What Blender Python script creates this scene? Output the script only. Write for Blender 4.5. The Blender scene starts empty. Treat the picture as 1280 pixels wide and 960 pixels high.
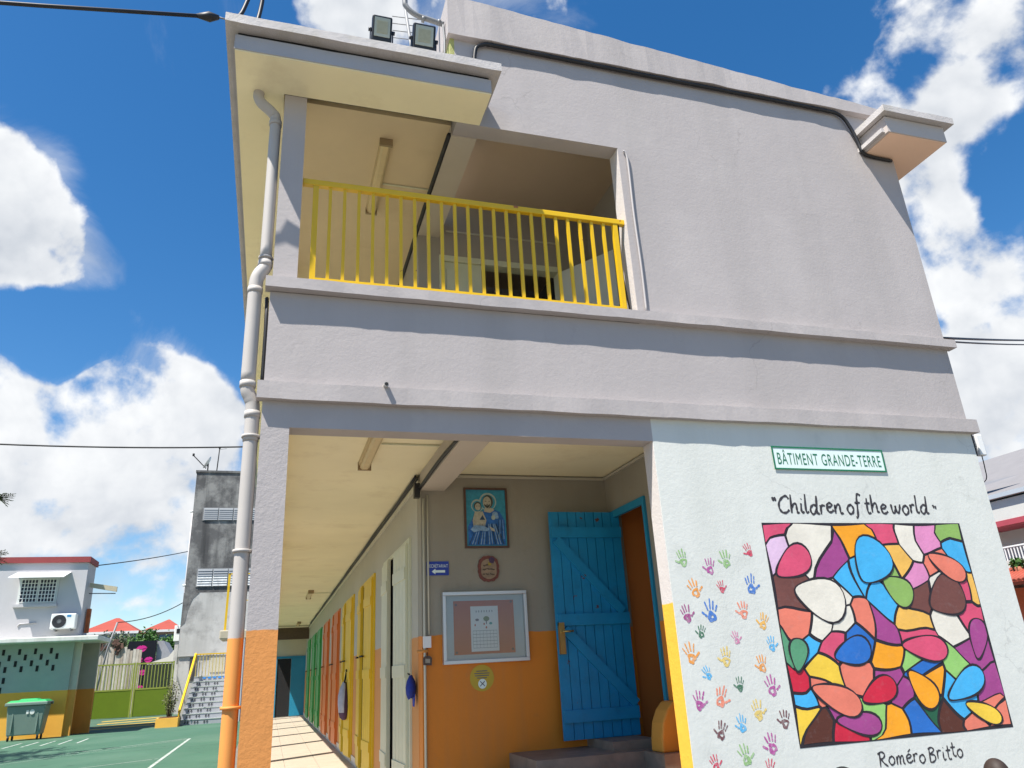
import bpy, bmesh, math, random
from mathutils import Vector, Matrix, noise as mnoise

random.seed(7)
SC = bpy.context.scene
COL = SC.collection

# ------------------------------------------------------------------ camera
CAM = Vector((0.0, -4.5, 1.08))
cd = bpy.data.cameras.new('camera'); cam = bpy.data.objects.new('camera', cd); COL.objects.link(cam)
r_ = Vector((0.95547559, -0.2903238, -0.05271133)); u_ = Vector((-0.05626182, -0.35461518, 0.9333181)); f_ = Vector((0.2896567, 0.88879703, 0.3551603))
cam.matrix_world = Matrix(((r_.x, u_.x, -f_.x, CAM.x), (r_.y, u_.y, -f_.y, CAM.y), (r_.z, u_.z, -f_.z, CAM.z), (0, 0, 0, 1)))
cd.sensor_width = 36.0; cd.lens = 932.2 / 1280 * 36.0; cd.clip_start = 0.05; cd.clip_end = 3000
SC.camera = cam

# ------------------------------------------------------------------ sky, sun, exposure
SUN_TRAVEL = Vector((0.46, 0.30, -1.0)).normalized()
SUN_DIR = -SUN_TRAVEL
W = bpy.data.worlds.new('World'); SC.world = W; W.use_nodes = True
nt = W.node_tree; nt.nodes.clear()
def wn(t, **k):
    n = nt.nodes.new(t)
    for a, b in k.items(): setattr(n, a, b)
    return n
def wmath(op, a, b=None, c=None, clamp=False):
    n = wn('ShaderNodeMath', operation=op, use_clamp=clamp)
    for i, v in enumerate((a, b, c)):
        if v is None: continue
        if hasattr(v, 'links'): nt.links.new(v, n.inputs[i])
        else: n.inputs[i].default_value = v
    return n.outputs[0]
SKY_STRENGTH = 0.085
sky = wn('ShaderNodeTexSky'); sky.sky_type = 'NISHITA'; sky.sun_disc = False
sky.sun_elevation = math.asin(SUN_DIR.z); sky.sun_rotation = math.atan2(SUN_DIR.x, SUN_DIR.y)
sky.altitude = 20; sky.air_density = 1.0; sky.dust_density = 0.35; sky.ozone_density = 2.4
tc = wn('ShaderNodeTexCoord')
nrm = wn('ShaderNodeVectorMath', operation='NORMALIZE'); nt.links.new(tc.outputs['Generated'], nrm.inputs[0])
DIRV = nrm.outputs[0]
def wnoise(vec, scale, detail, rough, dist=0.0):
    n = wn('ShaderNodeTexNoise'); n.inputs['Scale'].default_value = scale; n.inputs['Detail'].default_value = detail
    n.inputs['Roughness'].default_value = rough; n.inputs['Distortion'].default_value = dist
    nt.links.new(vec, n.inputs['Vector']); return n.outputs['Fac']
off = wn('ShaderNodeVectorMath', operation='ADD'); nt.links.new(DIRV, off.inputs[0])
off.inputs[1].default_value = Vector((-.25, -.15, 1)).normalized() * 0.05
def puffs(vec, det):
    """soft fractal with rounded, billowing detail"""
    a = wnoise(vec, 5.0, det, 0.57, 0.2)
    b = wnoise(vec, 13.0, max(2, det-3), 0.5, 0.1)
    bill = wmath('SUBTRACT', 0.62, wmath('ABSOLUTE', wmath('MULTIPLY_ADD', b, 2.4, -1.2)))
    return wmath('ADD', wmath('MULTIPLY', wmath('SUBTRACT', a, 0.5), 2.1), wmath('MULTIPLY', wmath('SUBTRACT', bill, 0.36), 0.42))
n1 = puffs(DIRV, 9); n2 = puffs(off.outputs[0], 6)
nlow = wnoise(DIRV, 2.3, 3, 0.5)
nwisp = wnoise(DIRV, 3.4, 10, 0.62, 0.9)
# cumulus banks of this sky: direction, angular radius, weight
BANKS = [((-.285, .82, .50), 7.0, .42), ((-.255, .855, .455), 5.5, .30), ((-.32, .80, .49), 6, .3), ((-.305, .892, .335), 3.6, .42),
         ((-.165, .918, .355), 4.6, .46), ((-.16, .94, .30), 6.5, .44), ((-.205, .92, .327), 2.4, .25), ((-.08, .955, .292), 5.0, .42),
         ((-.26, .94, .215), 7.0, .46), ((-.17, .95, .24), 8.0, .36), ((-.10, .968, .225), 6.5, .38), ((-.25, .955, .15), 6.5, .52), ((-.125, .985, .120), 4.0, .48),
         ((.695, .515, .515), 5.0, .42), ((.705, .44, .558), 4.5, .26), ((.725, .53, .43), 6.0, .30), ((.735, .595, .325), 8.0, .36), ((.775, .595, .22), 7.0, .36), ((.68, .56, .47), 4, .24),
         ((.605, .545, .58), 3.2, .26), ((.58, .48, .655), 5.0, .20), ((.655, .42, .630), 5.0, .20),
         ((.035, .69, .725), 5, .30), ((.105, .675, .73), 6.5, .32), ((.20, .66, .73), 6, .20), ((.29, .60, .745), 5.0, .22), ((-.105, .725, .682), 4.0, .25),
         ((-.175, .967, .188), 3.0, -.55), ((.735, .482, .480), 3.4, -.55), ((-.40, .70, .58), 5, .2), ((-.55, .75, .35), 14, .35), ((.9, .3, .3), 14, .3),
         ((.45, .60, .66), 9.0, -.16), ((-.13, .80, .59), 10.0, -.2), ((-.08, .87, .47), 9, -.25), ((-.24, .895, .385), 3.5, -.5), ((-.30, .865, .40), 3.0, -.4), ((-.185, .825, .53), 4.0, -.3)]
acc = None
for (d, rad, wgt) in BANKS:
    v = Vector(d).normalized()
    dot = wn('ShaderNodeVectorMath', operation='DOT_PRODUCT'); nt.links.new(DIRV, dot.inputs[0]); dot.inputs[1].default_value = v
    mr = wn('ShaderNodeMapRange'); mr.interpolation_type = 'SMOOTHSTEP'
    nt.links.new(dot.outputs['Value'], mr.inputs['Value'])
    mr.inputs['From Min'].default_value = math.cos(math.radians(rad * 1.2)); mr.inputs['From Max'].default_value = math.cos(math.radians(rad * 0.1))
    mr.inputs['To Min'].default_value = 0; mr.inputs['To Max'].default_value = wgt
    acc = mr.outputs[0] if acc is None else wmath('ADD', acc, mr.outputs[0])
acc = wmath('MINIMUM', wmath('MULTIPLY', acc, 1.3), 0.75)
dens = wmath('ADD', n1, acc)
dens = wmath('ADD', dens, wmath('MULTIPLY', wmath('SUBTRACT', nlow, 0.5), 0.5))
dens = wmath('SUBTRACT', dens, 0.52)
mk = wn('ShaderNodeMapRange'); mk.interpolation_type = 'SMOOTHSTEP'; nt.links.new(dens, mk.inputs['Value'])
mk.inputs['From Min'].default_value = -0.04; mk.inputs['From Max'].default_value = 0.24
wsp = wn('ShaderNodeMapRange'); wsp.interpolation_type = 'SMOOTHSTEP'; nt.links.new(wmath('ADD', nwisp, wmath('MULTIPLY', acc, 0.28)), wsp.inputs['Value'])
wsp.inputs['From Min'].default_value = 0.56; wsp.inputs['From Max'].default_value = 0.86; wsp.inputs['To Max'].default_value = 0.55
mask = wmath('MAXIMUM', mk.outputs[0], wsp.outputs[0])
lit = wmath('ADD', wmath('MULTIPLY', wmath('SUBTRACT', n1, n2), 1.0), 0.72, clamp=True)
thick = wn('ShaderNodeMapRange'); nt.links.new(dens, thick.inputs['Value'])
thick.inputs['From Min'].default_value = 0.2; thick.inputs['From Max'].default_value = 0.7; thick.inputs['To Min'].default_value = 1.05; thick.inputs['To Max'].default_value = 0.72
lit = wmath('MULTIPLY', lit, thick.outputs[0])
cr = wn('ShaderNodeMix', data_type='RGBA'); nt.links.new(lit, cr.inputs['Factor'])
cr.inputs['A'].default_value = (2.5, 2.85, 3.4, 1); cr.inputs['B'].default_value = (6.0, 6.1, 6.2, 1)
mx = wn('ShaderNodeMix', data_type='RGBA'); nt.links.new(mask, mx.inputs['Factor'])
hs = wn('ShaderNodeHueSaturation'); hs.inputs['Saturation'].default_value = 1.34; nt.links.new(sky.outputs[0], hs.inputs['Color'])
nt.links.new(hs.outputs[0], mx.inputs['A']); nt.links.new(cr.outputs['Result'], mx.inputs['B'])
bg = wn('ShaderNodeBackground'); bg.inputs['Strength'].default_value = SKY_STRENGTH
nt.links.new(mx.outputs['Result'], bg.inputs['Color'])
wo = wn('ShaderNodeOutputWorld'); nt.links.new(bg.outputs[0], wo.inputs['Surface'])

sd = bpy.data.lights.new('sun', 'SUN'); sd.energy = 5.0; sd.angle = math.radians(0.53); sd.color = (1.0, 0.955, 0.88)
sun = bpy.data.objects.new('sun', sd); COL.objects.link(sun); sun.location = (-20, -15, 40)
sun.rotation_euler = SUN_TRAVEL.to_track_quat('-Z', 'Y').to_euler()
SC.view_settings.view_transform = 'Standard'; SC.view_settings.look = 'None'; SC.view_settings.gamma = 1.0
SC.view_settings.use_curve_mapping = False; SC.view_settings.exposure = 0.98
SC.render.engine = 'CYCLES'
SC.cycles.max_bounces = 8; SC.cycles.diffuse_bounces = 5

# ------------------------------------------------------------------ materials
def s2l(c):
    return tuple(((x / 255) / 12.92 if x <= 10 else ((x / 255 + .055) / 1.055) ** 2.4) for x in c)
MATS = {}
def paint(name, rgb, rough=0.65, var=0.10, vscale=2.5, bump=0.0, bscale=60.0, dado=None, stain=None, metal=0.0, spec=0.4, streak=None, chips=None, crack=None):
    """procedural painted surface; rgb linear; dado=(z, rgb) a second paint below a height; stain=(rgb, scale, lo, hi); chips=(rgb, scale, thr)"""
    if name in MATS: return MATS[name]
    m = bpy.data.materials.new(name); m.use_nodes = True; t = m.node_tree; t.nodes.clear()
    N = t.nodes.new; L = t.links.new
    out = N('ShaderNodeOutputMaterial'); b = N('ShaderNodeBsdfPrincipled'); L(b.outputs[0], out.inputs[0])
    b.inputs['Roughness'].default_value = rough; b.inputs['Metallic'].default_value = metal; b.inputs['Specular IOR Level'].default_value = spec
    g = N('ShaderNodeNewGeometry'); pos = g.outputs['Position']
    def nz(scale, detail=4, ro=.55):
        n = N('ShaderNodeTexNoise'); n.inputs['Scale'].default_value = scale; n.inputs['Detail'].default_value = detail; n.inputs['Roughness'].default_value = ro
        L(pos, n.inputs['Vector']); return n.outputs['Fac']
    def mix(fac, a, bb):
        n = N('ShaderNodeMix'); n.data_type = 'RGBA'
        if hasattr(fac, 'links'): L(fac, n.inputs['Factor'])
        else: n.inputs['Factor'].default_value = fac
        for s, v in (('A', a), ('B', bb)):
            if hasattr(v, 'links'): L(v, n.inputs[s])
            else: n.inputs[s].default_value = (*v, 1)
        return n.outputs['Result']
    def ramp(v, lo, hi, a=0., bb=1.):
        n = N('ShaderNodeMapRange'); L(v, n.inputs['Value']); n.inputs['From Min'].default_value = lo; n.inputs['From Max'].default_value = hi
        n.inputs['To Min'].default_value = a; n.inputs['To Max'].default_value = bb; return n.outputs[0]
    c = rgb
    if dado:
        sx = N('ShaderNodeSeparateXYZ'); L(pos, sx.inputs[0])
        a = N('ShaderNodeMath'); a.operation = 'MULTIPLY_ADD'; L(nz(7, 5, .7), a.inputs[0]); a.inputs[1].default_value = 0.03; L(sx.outputs['Z'], a.inputs[2])
        c = mix(ramp(a.outputs[0], dado[0] + .011, dado[0] + .017), dado[1], rgb)
    k = N('ShaderNodeHueSaturation'); k.inputs['Saturation'].default_value = 1.0
    if hasattr(c, 'links'): L(c, k.inputs['Color'])
    else: k.inputs['Color'].default_value = (*c, 1)
    L(ramp(nz(vscale, 6, .6), .25, .75, 1 - var, 1 + var), k.inputs['Value'])
    c = k.outputs[0]
    if stain:
        c = mix(ramp(nz(stain[1], 7, .65), stain[2], stain[3], 0, stain[4] if len(stain) > 4 else .6), c, stain[0])
    if streak:   # (rgb, amount, scale): dirt run down a wall
        mp = N('ShaderNodeMapping'); mp.inputs['Scale'].default_value = (1, 1, .08); L(pos, mp.inputs['Vector'])
        n = N('ShaderNodeTexNoise'); n.inputs['Scale'].default_value = streak[2]; n.inputs['Detail'].default_value = 6; n.inputs['Roughness'].default_value = .6
        L(mp.outputs[0], n.inputs['Vector'])
        c = mix(ramp(n.outputs['Fac'], .47, .70, 0, streak[1]), c, streak[0])
    if crack:   # (rgb, scale, amount): hairline cracks of the render
        wpn = N('ShaderNodeTexNoise'); wpn.inputs['Scale'].default_value = 3; wpn.inputs['Detail'].default_value = 6; L(pos, wpn.inputs['Vector'])
        ma = N('ShaderNodeVectorMath'); ma.operation = 'MULTIPLY_ADD'; L(wpn.outputs['Color'], ma.inputs[0]); ma.inputs[1].default_value = (.5, .5, .5); L(pos, ma.inputs[2])
        vo = N('ShaderNodeTexVoronoi'); vo.feature = 'DISTANCE_TO_EDGE'; vo.inputs['Scale'].default_value = crack[1]; L(ma.outputs[0], vo.inputs['Vector'])
        mm = N('ShaderNodeMath'); mm.operation = 'MULTIPLY'; L(ramp(vo.outputs['Distance'], .0, .006, 1, 0), mm.inputs[0]); L(ramp(nz(1.6, 3), .52, .62, 0, crack[2]), mm.inputs[1])
        c = mix(mm.outputs[0], c, crack[0])
    if chips:
        c = mix(ramp(nz(chips[1], 5, .6), chips[2], chips[2] + .02), c, chips[0])
    L(c, b.inputs['Base Color'])
    if bump:
        bp = N('ShaderNodeBump'); bp.inputs['Strength'].default_value = bump; bp.inputs['Distance'].default_value = .012
        ad = N('ShaderNodeMath'); ad.operation = 'MULTIPLY_ADD'; L(nz(bscale * .22, 5, .6), ad.inputs[0]); ad.inputs[1].default_value = 1.3; L(nz(bscale, 5, .65), ad.inputs[2])
        L(ad.outputs[0], bp.inputs['Height']); L(bp.outputs[0], b.inputs['Normal'])
    MATS[name] = m
    return m
def flat(name, rgb, rough=.6, **k): return paint(name, rgb, rough, var=k.pop('var', .05), **k)
def glass(name, rgb=(.02, .025, .03), rough=.05):
    return paint(name, rgb, rough, var=0, spec=.6)

GREY = paint('grey_stucco', (.405, .368, .356), .75, .055, .7, bump=.14, bscale=38, stain=((.47, .43, .41), 1.4, .50, .62, .28), streak=((.27, .25, .235), .22, 2.4), crack=((.22, .20, .19), .8, .38))
WHITE = paint('white_stucco', (.63, .638, .59), .7, .03, 1.5, bump=.13, bscale=36, stain=((.44, .46, .42), 3.2, .56, .76, .5), streak=((.40, .42, .37), .20, 3.0), crack=((.36, .36, .34), 1.1, .4))
ORANGE_C = (.66, .27, .055)
PILLAR = paint('pillar_paint', (.385, .352, .342), .75, .06, 1.6, bump=.24, bscale=44, dado=(1.345, (.60, .245, .065)), stain=((.25, .22, .20), 5, .64, .80, .35))
REVEAL = paint('reveal_paint', (.56, .52, .50), .7, .05, 2, bump=.25, bscale=60, dado=(1.42, (.80, .43, .045)))
NICHE = paint('niche_paint', (.29, .265, .21), .6, .08, 1.2, bump=.10, bscale=40, dado=(1.352, (.66, .205, .014)), stain=((.20, .14, .08), 6, .62, .80, .35), streak=((.22, .16, .10), .18, 5))
CREAM = paint('cream_soffit', (.86, .78, .52), .7, .06, 1.2, bump=.06, bscale=30, stain=((.50, .38, .20), 1.6, .54, .78, .42))
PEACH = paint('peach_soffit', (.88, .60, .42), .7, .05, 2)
UPWALL = paint('upper_wall', (.33, .30, .255), .7, .06, 2, bump=.08)
YELLOW = paint('yellow_gloss', (.70, .43, .006), .32, .05, 6, chips=((.36, .10, .03), 11, .69), spec=.5)
DARK = paint('dark_gap', (.012, .012, .013), .8, 0)
BLACKC = paint('black_cable', (.018, .018, .02), .5, .05)
PVC = paint('grey_pvc', (.42, .39, .36), .65, .05, 4, dado=(1.31, (.68, .27, .06)))
GREYMETAL = paint('grey_metal', (.20, .205, .21), .5, .10, 8)
GUTTER = paint('gutter_concrete', (.50, .47, .455), .75, .07, 4, bump=.3, bscale=80, stain=((.36, .33, .25), 6, .5, .75, .5))
MOSS = paint('mossy_plaster', (.36, .36, .13), .85, .25, 12, bump=.4, bscale=60)
BLUEP = paint('blue_door', (.006, .225, .44), .48, .14, 5, chips=((.11, .03, .015), 5.5, .665), stain=((.01, .10, .18), 7, .55, .8, .5), spec=.45)
BLUEF = paint('blue_frame', (.015, .22, .36), .45, .06, 6)
ORANGEW = paint('orange_inside', (.52, .17, .035), .6, .05)
WHITEP = paint('white_panel', (.74, .74, .72), .4, .03)
IVORY = paint('ivory_door', (.60, .60, .44), .4, .05, 6, chips=((.25, .22, .15), 12, .76))
TILE = paint('floor_tile', (.44, .375, .29), .45, .08, 3, stain=((.34, .28, .21), 5, .55, .8, .4))
GROUT = paint('floor_grout', (.30, .26, .21), .85, .1, 8)
STEPTILE = paint('dark_step_tile', (.22, .17, .13), .6, .25, 9)
WOODD = paint('dark_wood', (.085, .055, .035), .6, .2, 20)

# ------------------------------------------------------------------ mesh helpers
WORLD = {}
def finish(name, me, parent, loc, label=None, kind=None, group=None, cat=None, rot=None):
    o = bpy.data.objects.new(name, me); COL.objects.link(o); o.location = loc
    M = Matrix.Translation(loc)
    if rot is not None:
        o.rotation_euler = rot; M = M @ rot.to_matrix().to_4x4()
    WORLD[o] = M
    if parent is not None:
        o.parent = parent; o.matrix_parent_inverse = WORLD[parent].inverted()
    for k, v in (('label', label), ('kind', kind), ('group', group), ('category', cat)):
        if v: o[k] = v
    return o
def thing(name, label, cat, loc, group=None):
    o = bpy.data.objects.new(name, None); COL.objects.link(o); o.location = loc; o.empty_display_size = .1
    o['label'] = label; o['category'] = cat
    if group: o['group'] = group
    WORLD[o] = Matrix.Translation(loc); return o

class MB:
    def __init__(s): s.v = []; s.f = []; s.m = []; s.smooth = []
    def face(s, pts, m=0, sm=False):
        i = len(s.v); s.v += [Vector(p) for p in pts]; s.f.append(tuple(range(i, i + len(pts)))); s.m.append(m); s.smooth.append(sm); return s
    def box(s, x0, x1, y0, y1, z0, z1, m=0):
        i = len(s.v); s.v += [Vector(p) for p in ((x0,y0,z0),(x1,y0,z0),(x1,y1,z0),(x0,y1,z0),(x0,y0,z1),(x1,y0,z1),(x1,y1,z1),(x0,y1,z1))]
        for q in ((0,3,2,1),(4,5,6,7),(0,1,5,4),(1,2,6,5),(2,3,7,6),(3,0,4,7)):
            s.f.append(tuple(i + k for k in q)); s.m.append(m); s.smooth.append(False)
        return s
    def obox(s, c, ax, ay, az, hx, hy, hz, m=0):
        """oriented box: centre, three unit axes, half sizes"""
        c = Vector(c); i = len(s.v)
        for dx, dy, dz in ((-1,-1,-1),(1,-1,-1),(1,1,-1),(-1,1,-1),(-1,-1,1),(1,-1,1),(1,1,1),(-1,1,1)):
            s.v.append(c + ax * (dx*hx) + ay * (dy*hy) + az * (dz*hz))
        for q in ((0,3,2,1),(4,5,6,7),(0,1,5,4),(1,2,6,5),(2,3,7,6),(3,0,4,7)):
            s.f.append(tuple(i + k for k in q)); s.m.append(m); s.smooth.append(False)
        return s
    def bar(s, a, b, w, h, up=(0,0,1), m=0):
        a = Vector(a); b = Vector(b); d = (b - a); L = d.length; d.normalize(); up = Vector(up)
        sd = d.cross(up); sd = sd.normalized() if sd.length > 1e-5 else d.cross(Vector((0,1,0))).normalized(); u2 = sd.cross(d).normalized()
        return s.obox((a + b) / 2, d, sd, u2, L/2, w/2, h/2, m)
    def prism(s, poly, axis, a, b, m=0):
        """poly: 2D points (the two other axes in order), extruded along axis from a to b"""
        def P(p, t):
            return Vector((t, p[0], p[1])) if axis == 0 else Vector((p[0], t, p[1])) if axis == 1 else Vector((p[0], p[1], t))
        n = len(poly); i = len(s.v); s.v += [P(p, a) for p in poly] + [P(p, b) for p in poly]
        s.f.append(tuple(range(i, i+n))); s.m.append(m); s.smooth.append(False)
        s.f.append(tuple(range(i+2*n-1, i+n-1, -1))); s.m.append(m); s.smooth.append(False)
        for k in range(n):
            s.f.append((i+k, i+n+k, i+n+(k+1)%n, i+(k+1)%n)); s.m.append(m); s.smooth.append(False)
        return s
    def tube(s, pts, rad, n=10, m=0, cap=True):
        pts = [Vector(p) for p in pts]; rings = []
        prev = None
        for k, p in enumerate(pts):
            d = (pts[min(k+1, len(pts)-1)] - pts[max(k-1, 0)]).normalized()
            if prev is None:
                a = d.cross(Vector((0,0,1)));  a = a if a.length > .05 else d.cross(Vector((0,1,0)))
            else: a = prev - d * prev.dot(d)
            a.normalize(); prev = a; b = d.cross(a).normalized()
            rr = rad[k] if isinstance(rad, (list, tuple)) else rad
            i = len(s.v); rings.append(i)
            s.v += [p + (a * math.cos(t) + b * math.sin(t)) * rr for t in (2*math.pi*j/n for j in range(n))]
        for k in range(len(rings)-1):
            for j in range(n):
                s.f.append((rings[k]+j, rings[k]+(j+1)%n, rings[k+1]+(j+1)%n, rings[k+1]+j)); s.m.append(m); s.smooth.append(True)
        if cap:
            s.f.append(tuple(rings[0]+j for j in range(n-1, -1, -1))); s.m.append(m); s.smooth.append(False)
            s.f.append(tuple(rings[-1]+j for j in range(n))); s.m.append(m); s.smooth.append(False)
        return s
    def rough_bar(s, x0, x1, y0, y1, z0, z1, step=.07, amp=.0035, m=0, seed=0, slope=0.0):
        """a hand-plastered bar along x with wavy edges; slope: top falls linearly"""
        n = max(2, int((x1-x0)/step)); rows = []
        for k in range(n+1):
            x = x0 + (x1-x0)*k/n; i = len(s.v); rows.append(i)
            j = lambda q: (mnoise.noise(Vector((x*3.1+seed, q*7.3, seed))) * 1.2 + mnoise.noise(Vector((x*11+seed, q*3.3, 1.7))) * .8) * amp
            s.v += [Vector((x, y0 + j(1), z0 + j(2))), Vector((x, y1, z0 + j(2)*.3)), Vector((x, y1, z1 - slope*(x-x0) + j(4))), Vector((x, y0 + j(3), z1 - slope*(x-x0) + j(4)))]
        for k in range(n):
            a, b = rows[k], rows[k+1]
            for q in range(4):
                s.f.append((a+q, a+(q+1)%4, b+(q+1)%4, b+q)); s.m.append(m); s.smooth.append(False)
        for a, o in ((rows[0], (3,2,1,0)), (rows[-1], (0,1,2,3))):
            s.f.append(tuple(a+q for q in o)); s.m.append(m); s.smooth.append(False)
        return s
    def mesh(s, name, mats, org):
        me = bpy.data.meshes.new(name); me.from_pydata([tuple(v - org) for v in s.v], [], s.f)
        for mt in (mats if isinstance(mats, (list, tuple)) else [mats]): me.materials.append(mt)
        me.polygons.foreach_set('material_index', s.m); me.polygons.foreach_set('use_smooth', s.smooth)
        bm = bmesh.new(); bm.from_mesh(me); bmesh.ops.recalc_face_normals(bm, faces=bm.faces); bm.to_mesh(me); bm.free()
        me.update(); return me
    def org(s):
        xs = [v.x for v in s.v]; ys = [v.y for v in s.v]; zs = [v.z for v in s.v]
        return Vector(((min(xs)+max(xs))/2, (min(ys)+max(ys))/2, min(zs)))
    def build(s, name, mats, parent=None, label=None, kind=None, group=None, cat=None, bevel=0):
        o = s.org(); ob = finish(name, s.mesh(name, mats, o), parent, o, label, kind, group, cat)
        if bevel:
            md = ob.modifiers.new('bevel', 'BEVEL'); md.width = bevel; md.segments = 2; md.limit_method = 'ANGLE'
        return ob
def piece(name, me, parent, loc, rot=None, mat=None):
    o = finish(name, me, parent, Vector(loc), rot=rot)
    if mat is not None:
        o.material_slots[0].link = 'OBJECT'; o.material_slots[0].material = mat
    return o
def B(x0, x1, y0, y1, z0, z1): return MB().box(x0, x1, y0, y1, z0, z1)
def catmull(pts, n=6):
    pts = [Vector(p) for p in pts]
    if len(pts) < 3: return pts
    out = []
    for k in range(len(pts)-1):
        p0 = pts[max(k-1,0)]; p1 = pts[k]; p2 = pts[k+1]; p3 = pts[min(k+2, len(pts)-1)]
        for j in range(n):
            t = j/n
            out.append(.5*((2*p1)+(p2-p0)*t+(2*p0-5*p1+4*p2-p3)*t*t+(3*p1-p0-3*p2+p3)*t**3))
    out.append(pts[-1]); return out
def text_poly(body, width, height, bold=0.0, name='lettering'):
    """default-font text as a flat mesh in XZ, centred, fitted to width x height; returns verts, faces"""
    cu = bpy.data.curves.new('t', 'FONT'); cu.body = body; cu.size = 1; cu.offset = bold; cu.resolution_u = 4; cu.space_character = 1.12
    ob = bpy.data.objects.new('t', cu); COL.objects.link(ob)
    dg = bpy.context.evaluated_depsgraph_get(); me = bpy.data.meshes.new_from_object(ob.evaluated_get(dg))
    vs = [v.co.copy() for v in me.vertices]; fs = [tuple(p.vertices) for p in me.polygons]
    bpy.data.objects.remove(ob); bpy.data.curves.remove(cu); bpy.data.meshes.remove(me)
    x0 = min(v.x for v in vs); x1 = max(v.x for v in vs); y0 = min(v.y for v in vs); y1 = max(v.y for v in vs)
    return [((v.x-(x0+x1)/2)*width/(x1-x0), (v.y-(y0+y1)/2)*height/(y1-y0)) for v in vs], fs
def add_text(mb, body, cx, cz, y, width, height, bold=0, m=0):
    vs, fs = text_poly(body, width, height, bold); i = len(mb.v)
    mb.v += [Vector((cx+a, y, cz+b)) for a, b in vs]
    for f in fs: mb.f.append(tuple(i+k for k in f)); mb.m.append(m); mb.smooth.append(False)
def disc(mb, cx, cz, y, rx, rz, n=20, m=0, rot=0):
    pts = []
    for k in range(n):
        a = 2*math.pi*k/n; px, pz = rx*math.cos(a), rz*math.sin(a)
        pts.append((cx+px*math.cos(rot)-pz*math.sin(rot), y, cz+px*math.sin(rot)+pz*math.cos(rot)))
    mb.face(pts[::-1], m)
def rect(mb, x0, x1, z0, z1, y, m=0): mb.face([(x0,y,z0),(x1,y,z0),(x1,y,z1),(x0,y,z1)], m)

# ================================================================== THE SETTING
G = -0.30
GROUND = paint('ground_concrete', (.150, .138, .118), .85, .12, 1.5, bump=.2, bscale=30, stain=((.13, .125, .11), .8, .5, .8, .5))
COURT = paint('court_green', (.042, .112, .068), .8, .10, .5, stain=((.085, .15, .105), .35, .45, .7, .6), crack=((.02, .05, .03), .25, .8), chips=((.16, .18, .12), 14, .73), bump=.08, bscale=120)
LINE = paint('court_line_white', (.36, .40, .36), .75, .10, 6, chips=((.06, .12, .08), 7, .58))
MB().box(-900, 900, -400, 1500, G-.5, G-.008).build('ground', paint('far_ground', (.20, .20, .15), .9, .2, .2), kind='structure')
MB().box(-.62, 30, 8, 45, G-.2, G-.004).box(-40, 30, -30, 8, G-.2, G-.004).build('pavement', GROUND, kind='structure')
court = MB().box(-30, -.62, 8.004, 29.6, G-.2, G).build('sports_court', COURT, kind='structure')
def strip(a, b, w, name='painted_line', mat=LINE, z=G+.004):
    a = Vector((*a, z)); b = Vector((*b, z)); d = (b-a).normalized(); s = Vector((-d.y, d.x, 0))*w/2
    MB().face([a-s, b-s, b+s, a+s]).build(name, mat, court)
strip((-2.02, 8.1), (-2.02, 20.3), .07); strip((-2.06, 20.33), (-9.5, 12.9), .05); strip((-2.055, 19.9), (-9.0, 12.0), .03); strip((-2.1, 14.2), (-7.0, 11.3), .04)
for k in range(5): strip((-7.1 + k*.47, 22.1), (-7.15 + k*.46, 24.2), .07, 'painted_dash')
# low ramp to the gate with faded yellow bars
ramp_m = paint('ramp_asphalt', (.05, .10, .066), .85, .15, 2)
rp = MB().prism([(28.4, G-.1), (28.4, G+.004), (32.6, -.02), (60, -.02), (60, G-.1)], 0, -12.5, -3.55).build('road', ramp_m, kind='structure')
zr = lambda y: G+.004 + (y-28.4)/4.2*(-.02-G-.004) + .004
for k in range(4):
    y0 = 29.0 + k*.85; MB().face([(-6.3, y0, zr(y0)), (-4.1, y0+.3, zr(y0+.3)), (-4.1, y0+.55, zr(y0+.55)), (-6.3, y0+.25, zr(y0+.25))]).build('painted_bar', paint('road_yellow', (.42, .28, .05), .8, .2, 5), rp)
# apron the children sit on, along the mural wall
MB().box(2.60, 6.2, -.92, -.004, G-.1, -.13).build('apron', paint('apron_concrete', (.18, .17, .155), .85, .1, 3, bump=.25), kind='structure')

# ================================================================== SCHOOL BUILDING
SB = thing('school_building', 'two-storey grey and white school building with open galleries and mural end wall', 'building', (2.6, 0, G))
XL, XR, OL, OR = -.13, 5.40, .035, 2.48
CEIL = 2.66; YB = 1.61; XC = 1.13; YE = 22.5
# end facade
B(OR, XR, 0, .15, G, 2.68).build('mural_wall', WHITE, SB, label='white plastered end wall with mural and handprints')
m = MB().box(XL, OR, 0, .15, 2.51, 2.68).box(XL, XR, 0, .15, 2.68, 3.42)
m.build('spandrel_wall', GREY, SB)
m = MB().box(OR+.01, XR, 0, .15, 3.42, 5.84).box(1.14, OR+.01, 0, .15, 5.013, 5.84)
m.build('upper_wall', GREY, SB, label='blank grey stucco wall of the upper floor')
B(OR-.003, OR+.06, .003, .147, G, 2.512).build('reveal', REVEAL, SB)
B(OR+.007, OR+.06, .003, .147, 3.50, 5.012).build('reveal', paint('reveal_plain', (.56, .52, .50), .7, .05, 2, bump=.25, bscale=60), SB)
MB().rough_bar(XL-.035, XR+.045, -.052, .02, 2.675, 2.785, seed=1).build('string_course', GREY, SB)
MB().rough_bar(XL-.03, XR+.045, -.066, .02, 3.425, 3.50, seed=2).build('string_course', GREY, SB)
MB().rough_bar(1.08, 5.34, -.055, .6, 5.845, 6.25, amp=.006, seed=3, slope=.073).build('parapet_beam', GREY, SB)
B(1.105, 1.14, .0, .6, 5.25, 5.845).build('parapet_return', MOSS, SB)
B(4.95, 5.40, .003, .4, 5.83, 5.93).build('wall_head', GREY, SB)
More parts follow.
